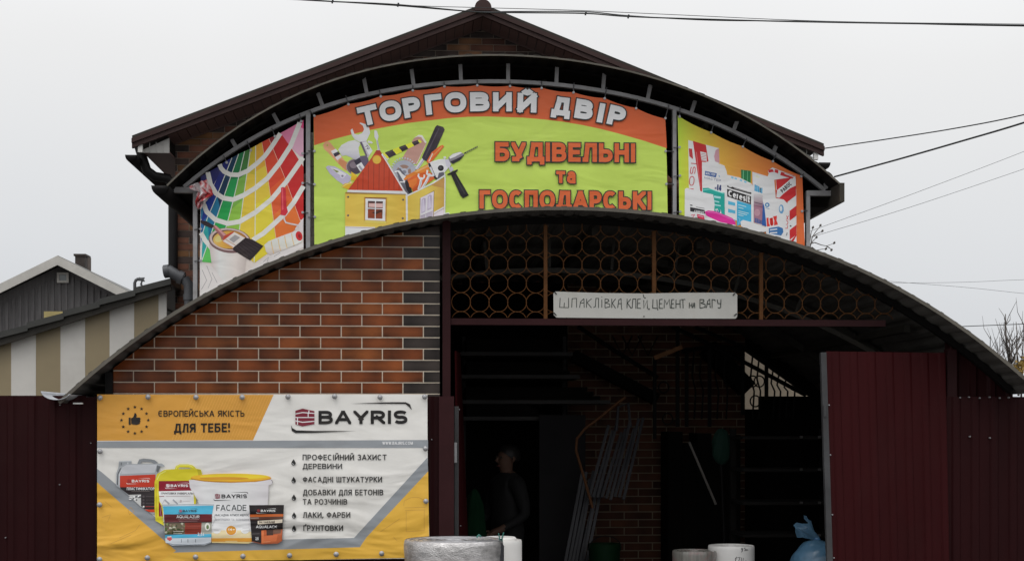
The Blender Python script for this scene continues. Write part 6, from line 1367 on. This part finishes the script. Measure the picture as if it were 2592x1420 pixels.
a, b = P(190, 648, YH + 2), P(214.5, 690, YH + 2); MB().box(a.x, b.x, YH + 2, YH + 2.5, b.z - 1.2, a.z).box(a.x - .03, b.x + .03, YH + 1.97, YH + 2.53, a.z, a.z + .05).build('chimney', mat('sooty brick', (.05, .04, .035), .9, var=.3, vscale=8), roo)
a = P(226, 653, YH + 2); MB().tube([(a.x, YH + 2, a.z - 1.5), (a.x, YH + 2, a.z)], .045, 8).build('pipe', mat('rusty pipe', (.10, .08, .07), .8), roo)
a, b = P(145, 690, YH - .06), P(174.5, 716, YH - .06); wn = MB()
wn.box(a.x, b.x, YH - .1, YH - .03, b.z, b.z + .05).box(a.x, b.x, YH - .1, YH - .03, a.z - .05, a.z).box(a.x, a.x + .05, YH - .1, YH - .03, b.z + .05, a.z - .05).box(b.x - .05, b.x, YH - .1, YH - .03, b.z + .05, a.z - .05)
w_ = wn.build('window', wt, fh); MB().box(a.x + .05, b.x - .05, YH - .07, YH - .05, b.z + .05, a.z - .05).build('pane', mat('old glass', (.22, .24, .24), .15, spec=.6), w_)
a, b = P(111, 788, YH - .2), P(176, 812, YH - .2); MB().box(a.x, b.x, YH - .20, YH - .16, b.z - .4, a.z).build('panel', mat('yellow panel', (.42, .34, .14), .7, var=.15), fh)
an = thing('antenna', 'thin bent antenna pole standing above the lean-to roof', 'antenna', P(342, 760, 12))
MB().tube([P(341, 800, 12), P(341, 716, 12), P(344, 709, 12), P(350, 707, 12), P(364, 708, 12)], .022, 6).build('pole', M['pipe'], an)
for i, (p0, p1) in enumerate((((352, 703), (366, 712)), ((356, 722), (362, 705)), ((346, 705), (366, 704)), ((357, 716), (360, 727)))): MB().tube([P(*p0, 12), P(*p1, 12)], .012, 5).build('rod', M['pipe'], an)

# ================================================================ wires
def sag(pts, Y, r, label, nm='overhead_cable', ys=None, grp='overhead wires', jit=0):
    v = [P(x, y, (ys[0] + (ys[1] - ys[0]) * i / (len(pts) - 1)) if ys else Y) for i, (x, y) in enumerate(pts)]
    if jit: v = [p + Vector((0, 0, random.uniform(-jit, jit))) for p in v]
    fine = []
    for i in range(len(v) - 1):
        p0, p1, p2, p3 = v[max(0, i - 1)], v[i], v[i + 1], v[min(len(v) - 1, i + 2)]
        for t in [q / 6 for q in range(6)]: fine.append(.5 * ((2 * p1) + (p2 - p0) * t + (2 * p0 - 5 * p1 + 4 * p2 - p3) * t * t + (3 * p1 - p0 - 3 * p2 + p3) * t ** 3))
    fine.append(v[-1]); o = MB().tube(fine, r, 6).build(nm, M['cable'], None, smooth=True); return tag(o, label, 'cable', grp)
base = [(-500, -75), (0, -40), (400, -18), (700, -3), (843, 5), (1008, 13), (1200, 31), (1300, 33), (1480, 35), (1592, 43), (1800, 50), (2070, 57), (2592, 65), (3200, 72)]
sag(base, 1.0, .0046, 'thick black cable crossing the top of the picture over the ridge')
sag([(x, y + 3.5 * math.sin(x / 130.0) - 1) for x, y in base], 1.02, .0036, 'second black strand twisted around the thick cable over the ridge')
sag([(-500, -78), (400, -20), (1000, 13), (1200, 20), (1450, 27), (1700, 38), (2100, 55), (2592, 62), (3200, 68)], 1.05, .0022, 'thinnest black strand just above the thick cable over the ridge')
for x, y in ((842, 5), (1008, 13.5), (1483, 35), (1591, 43)): 
    p = P(x, y, .99); tag(MB().tube([p + Vector((-.004, 0, -.012)), p + Vector((.002, 0, .013))], .006, 6).build('cable_clip', M['cable']), 'small clip holding the twisted cable strands over the ridge', 'clip', 'cable clips')
sag([(2088, 376), (2250, 352), (2420, 325), (2592, 291), (2900, 215)], 0, .006, 'single wire running right from the gable eave corner', ys=(6.7, 3.5))
sag([(2112, 448), (2280, 402), (2440, 356), (2592, 311), (2900, 212)], 0, .0075, 'thicker wire running right from the arched canopy foot', ys=(3.9, 1.5))
sag([(1900, 640), (2085, 573), (2300, 495), (2592, 384), (2900, 260)], 34, .0062, 'faint distant wire, upper of the pair right of the banners')
sag([(1900, 648), (2075, 594), (2300, 526), (2592, 428), (2900, 320)], 34, .0062, 'faint distant wire, lower of the pair right of the banners')
sag([(2100, 713), (2300, 716), (2450, 714), (2592, 708), (2900, 700)], 46, .006, 'faint level wire above the right end of the low roof')
sag([(2100, 700), (2300, 716), (2450, 728), (2592, 743), (2900, 775)], 46, .006, 'faint sloping wire above the right end of the low roof')
sag([(2300, 832), (2440, 826), (2592, 820), (2900, 808)], 22, .009, 'dark wire behind the bare saplings at the far right')

# ================================================================ bare trees on the right
bark = mat('grey bark', (.11, .095, .085), .9, var=.3, vscale=9)
def sapling(label, stems, Y, r0, cat='tree', leaves=()):
    t = thing('bare_tree', label, cat, P(stems[0][0][0], 1700, Y), 'bare saplings behind the roof')
    for s_ in stems:
        pts = [P(x, y, Y + random.uniform(-.3, .3)) for x, y in s_]; n_ = len(pts); MB().tube(pts, [r0 * (1 - .7 * i / (n_ - 1)) for i in range(n_)], 6).build('stem', bark, t)
        for q in range(7):
            f_ = random.uniform(.35, .95); k_ = min(n_ - 2, int(f_ * (n_ - 1))); c_ = pts[k_].lerp(pts[k_ + 1], random.random()); sd = random.choice((-1, 1)); ln = random.uniform(.15, .5)
            MB().tube([c_, c_ + Vector((sd * ln * .25, random.uniform(-.1, .1), ln * .45)), c_ + Vector((sd * ln * .38, random.uniform(-.1, .1), ln))], [r0 * .3, r0 * .22, r0 * .1], 5).build('twig', bark, t)
    if leaves:
        mb = MB()
        for (cx, cy, sp, cnt_) in leaves:
            for _ in range(cnt_):
                c_ = P(cx + random.gauss(0, sp), cy + random.gauss(0, sp * .8), Y + random.uniform(-.5, .5)); d1 = Vector((random.uniform(-1, 1), random.uniform(-1, 1), random.uniform(-1, 1))).normalized() * .045; d2 = d1.cross(Vector((random.random(), random.random(), random.random()))).normalized() * .03
                mb.add([c_ - d1, c_ + d2, c_ + d1, c_ - d2], [(0, 1, 2, 3)])
        mb.build('leaves', mat('yellow leaves', (.36, .24, .06), .7, var=.4, vscale=20), t)
    return t
def twig(x0, y0, x1, y1, n=5, j=2.2): return [(x0 + (x1 - x0) * i / n + random.uniform(-j, j) * (0 < i < n), y0 + (y1 - y0) * i / n) for i in range(n + 1)]
sapling('tall forked bare sapling behind the right end of the low roof', [twig(2562, 1090, 2545, 795), twig(2560, 1000, 2556, 850), twig(2566, 1050, 2543, 815), twig(2556, 920, 2562, 860), twig(2558, 930, 2575, 880)], 14, .024)
sapling('short bare twigs left of the tall sapling behind the low roof', [twig(2530, 1080, 2531, 853), twig(2508, 1080, 2507, 850), twig(2531, 940, 2526, 880)], 14.5, .017)
sapling('bare sapling with a tuft of yellow leaves at the far right edge', [twig(2580, 1090, 2591, 820), twig(2578, 1000, 2600, 860), twig(2590, 1080, 2605, 800), twig(2580, 960, 2572, 815)], 15, .02, leaves=((2586, 928, 9, 60), (2596, 915, 8, 40), (2578, 940, 5, 18)))
t = thing('bare_tree', 'bare budding branches sticking out behind the right canopy post', 'tree', P(2040, 1700, 9.5))
def br_(pts, r): 
    v = [P(x, y, 9.5 + i * .05) for i, (x, y) in enumerate(pts)]; MB().tube(v, [r * (1 - .6 * i / (len(v) - 1)) for i in range(len(v))], 6).build('branch', bark, t)
MB().tube([P(2046, 1700, 9.5), P(2049, 1200, 9.5), P(2046, 800, 9.5), P(2050, 640, 9.5)], [.09, .08, .05, .02], 10).build('trunk', bark, t)
for b in ([(2048, 640), (2056, 600), (2066, 585), (2077, 572)], [(2056, 600), (2068, 592), (2081, 586)], [(2050, 618), (2062, 614), (2078, 620), (2092, 623), (2111, 616)], [(2092, 623), (2100, 628), (2104, 632)], [(2055, 626), (2066, 634), (2080, 631), (2090, 630)], [(2050, 622), (2058, 610), (2066, 602)], [(2050, 610), (2053, 590), (2058, 577)]): br_(b, .0075)
mb = MB()
for x, y in ((2077, 571), (2082, 585), (2112, 615), (2105, 633), (2091, 630), (2067, 601), (2058, 576)):
    c = P(x, y, 9.6); mb.tube([c + Vector((-.012, 0, -.015)), c, c + Vector((.006, 0, .02))], [.006, .017, .004], 6)
mb.build('buds', bark, t)
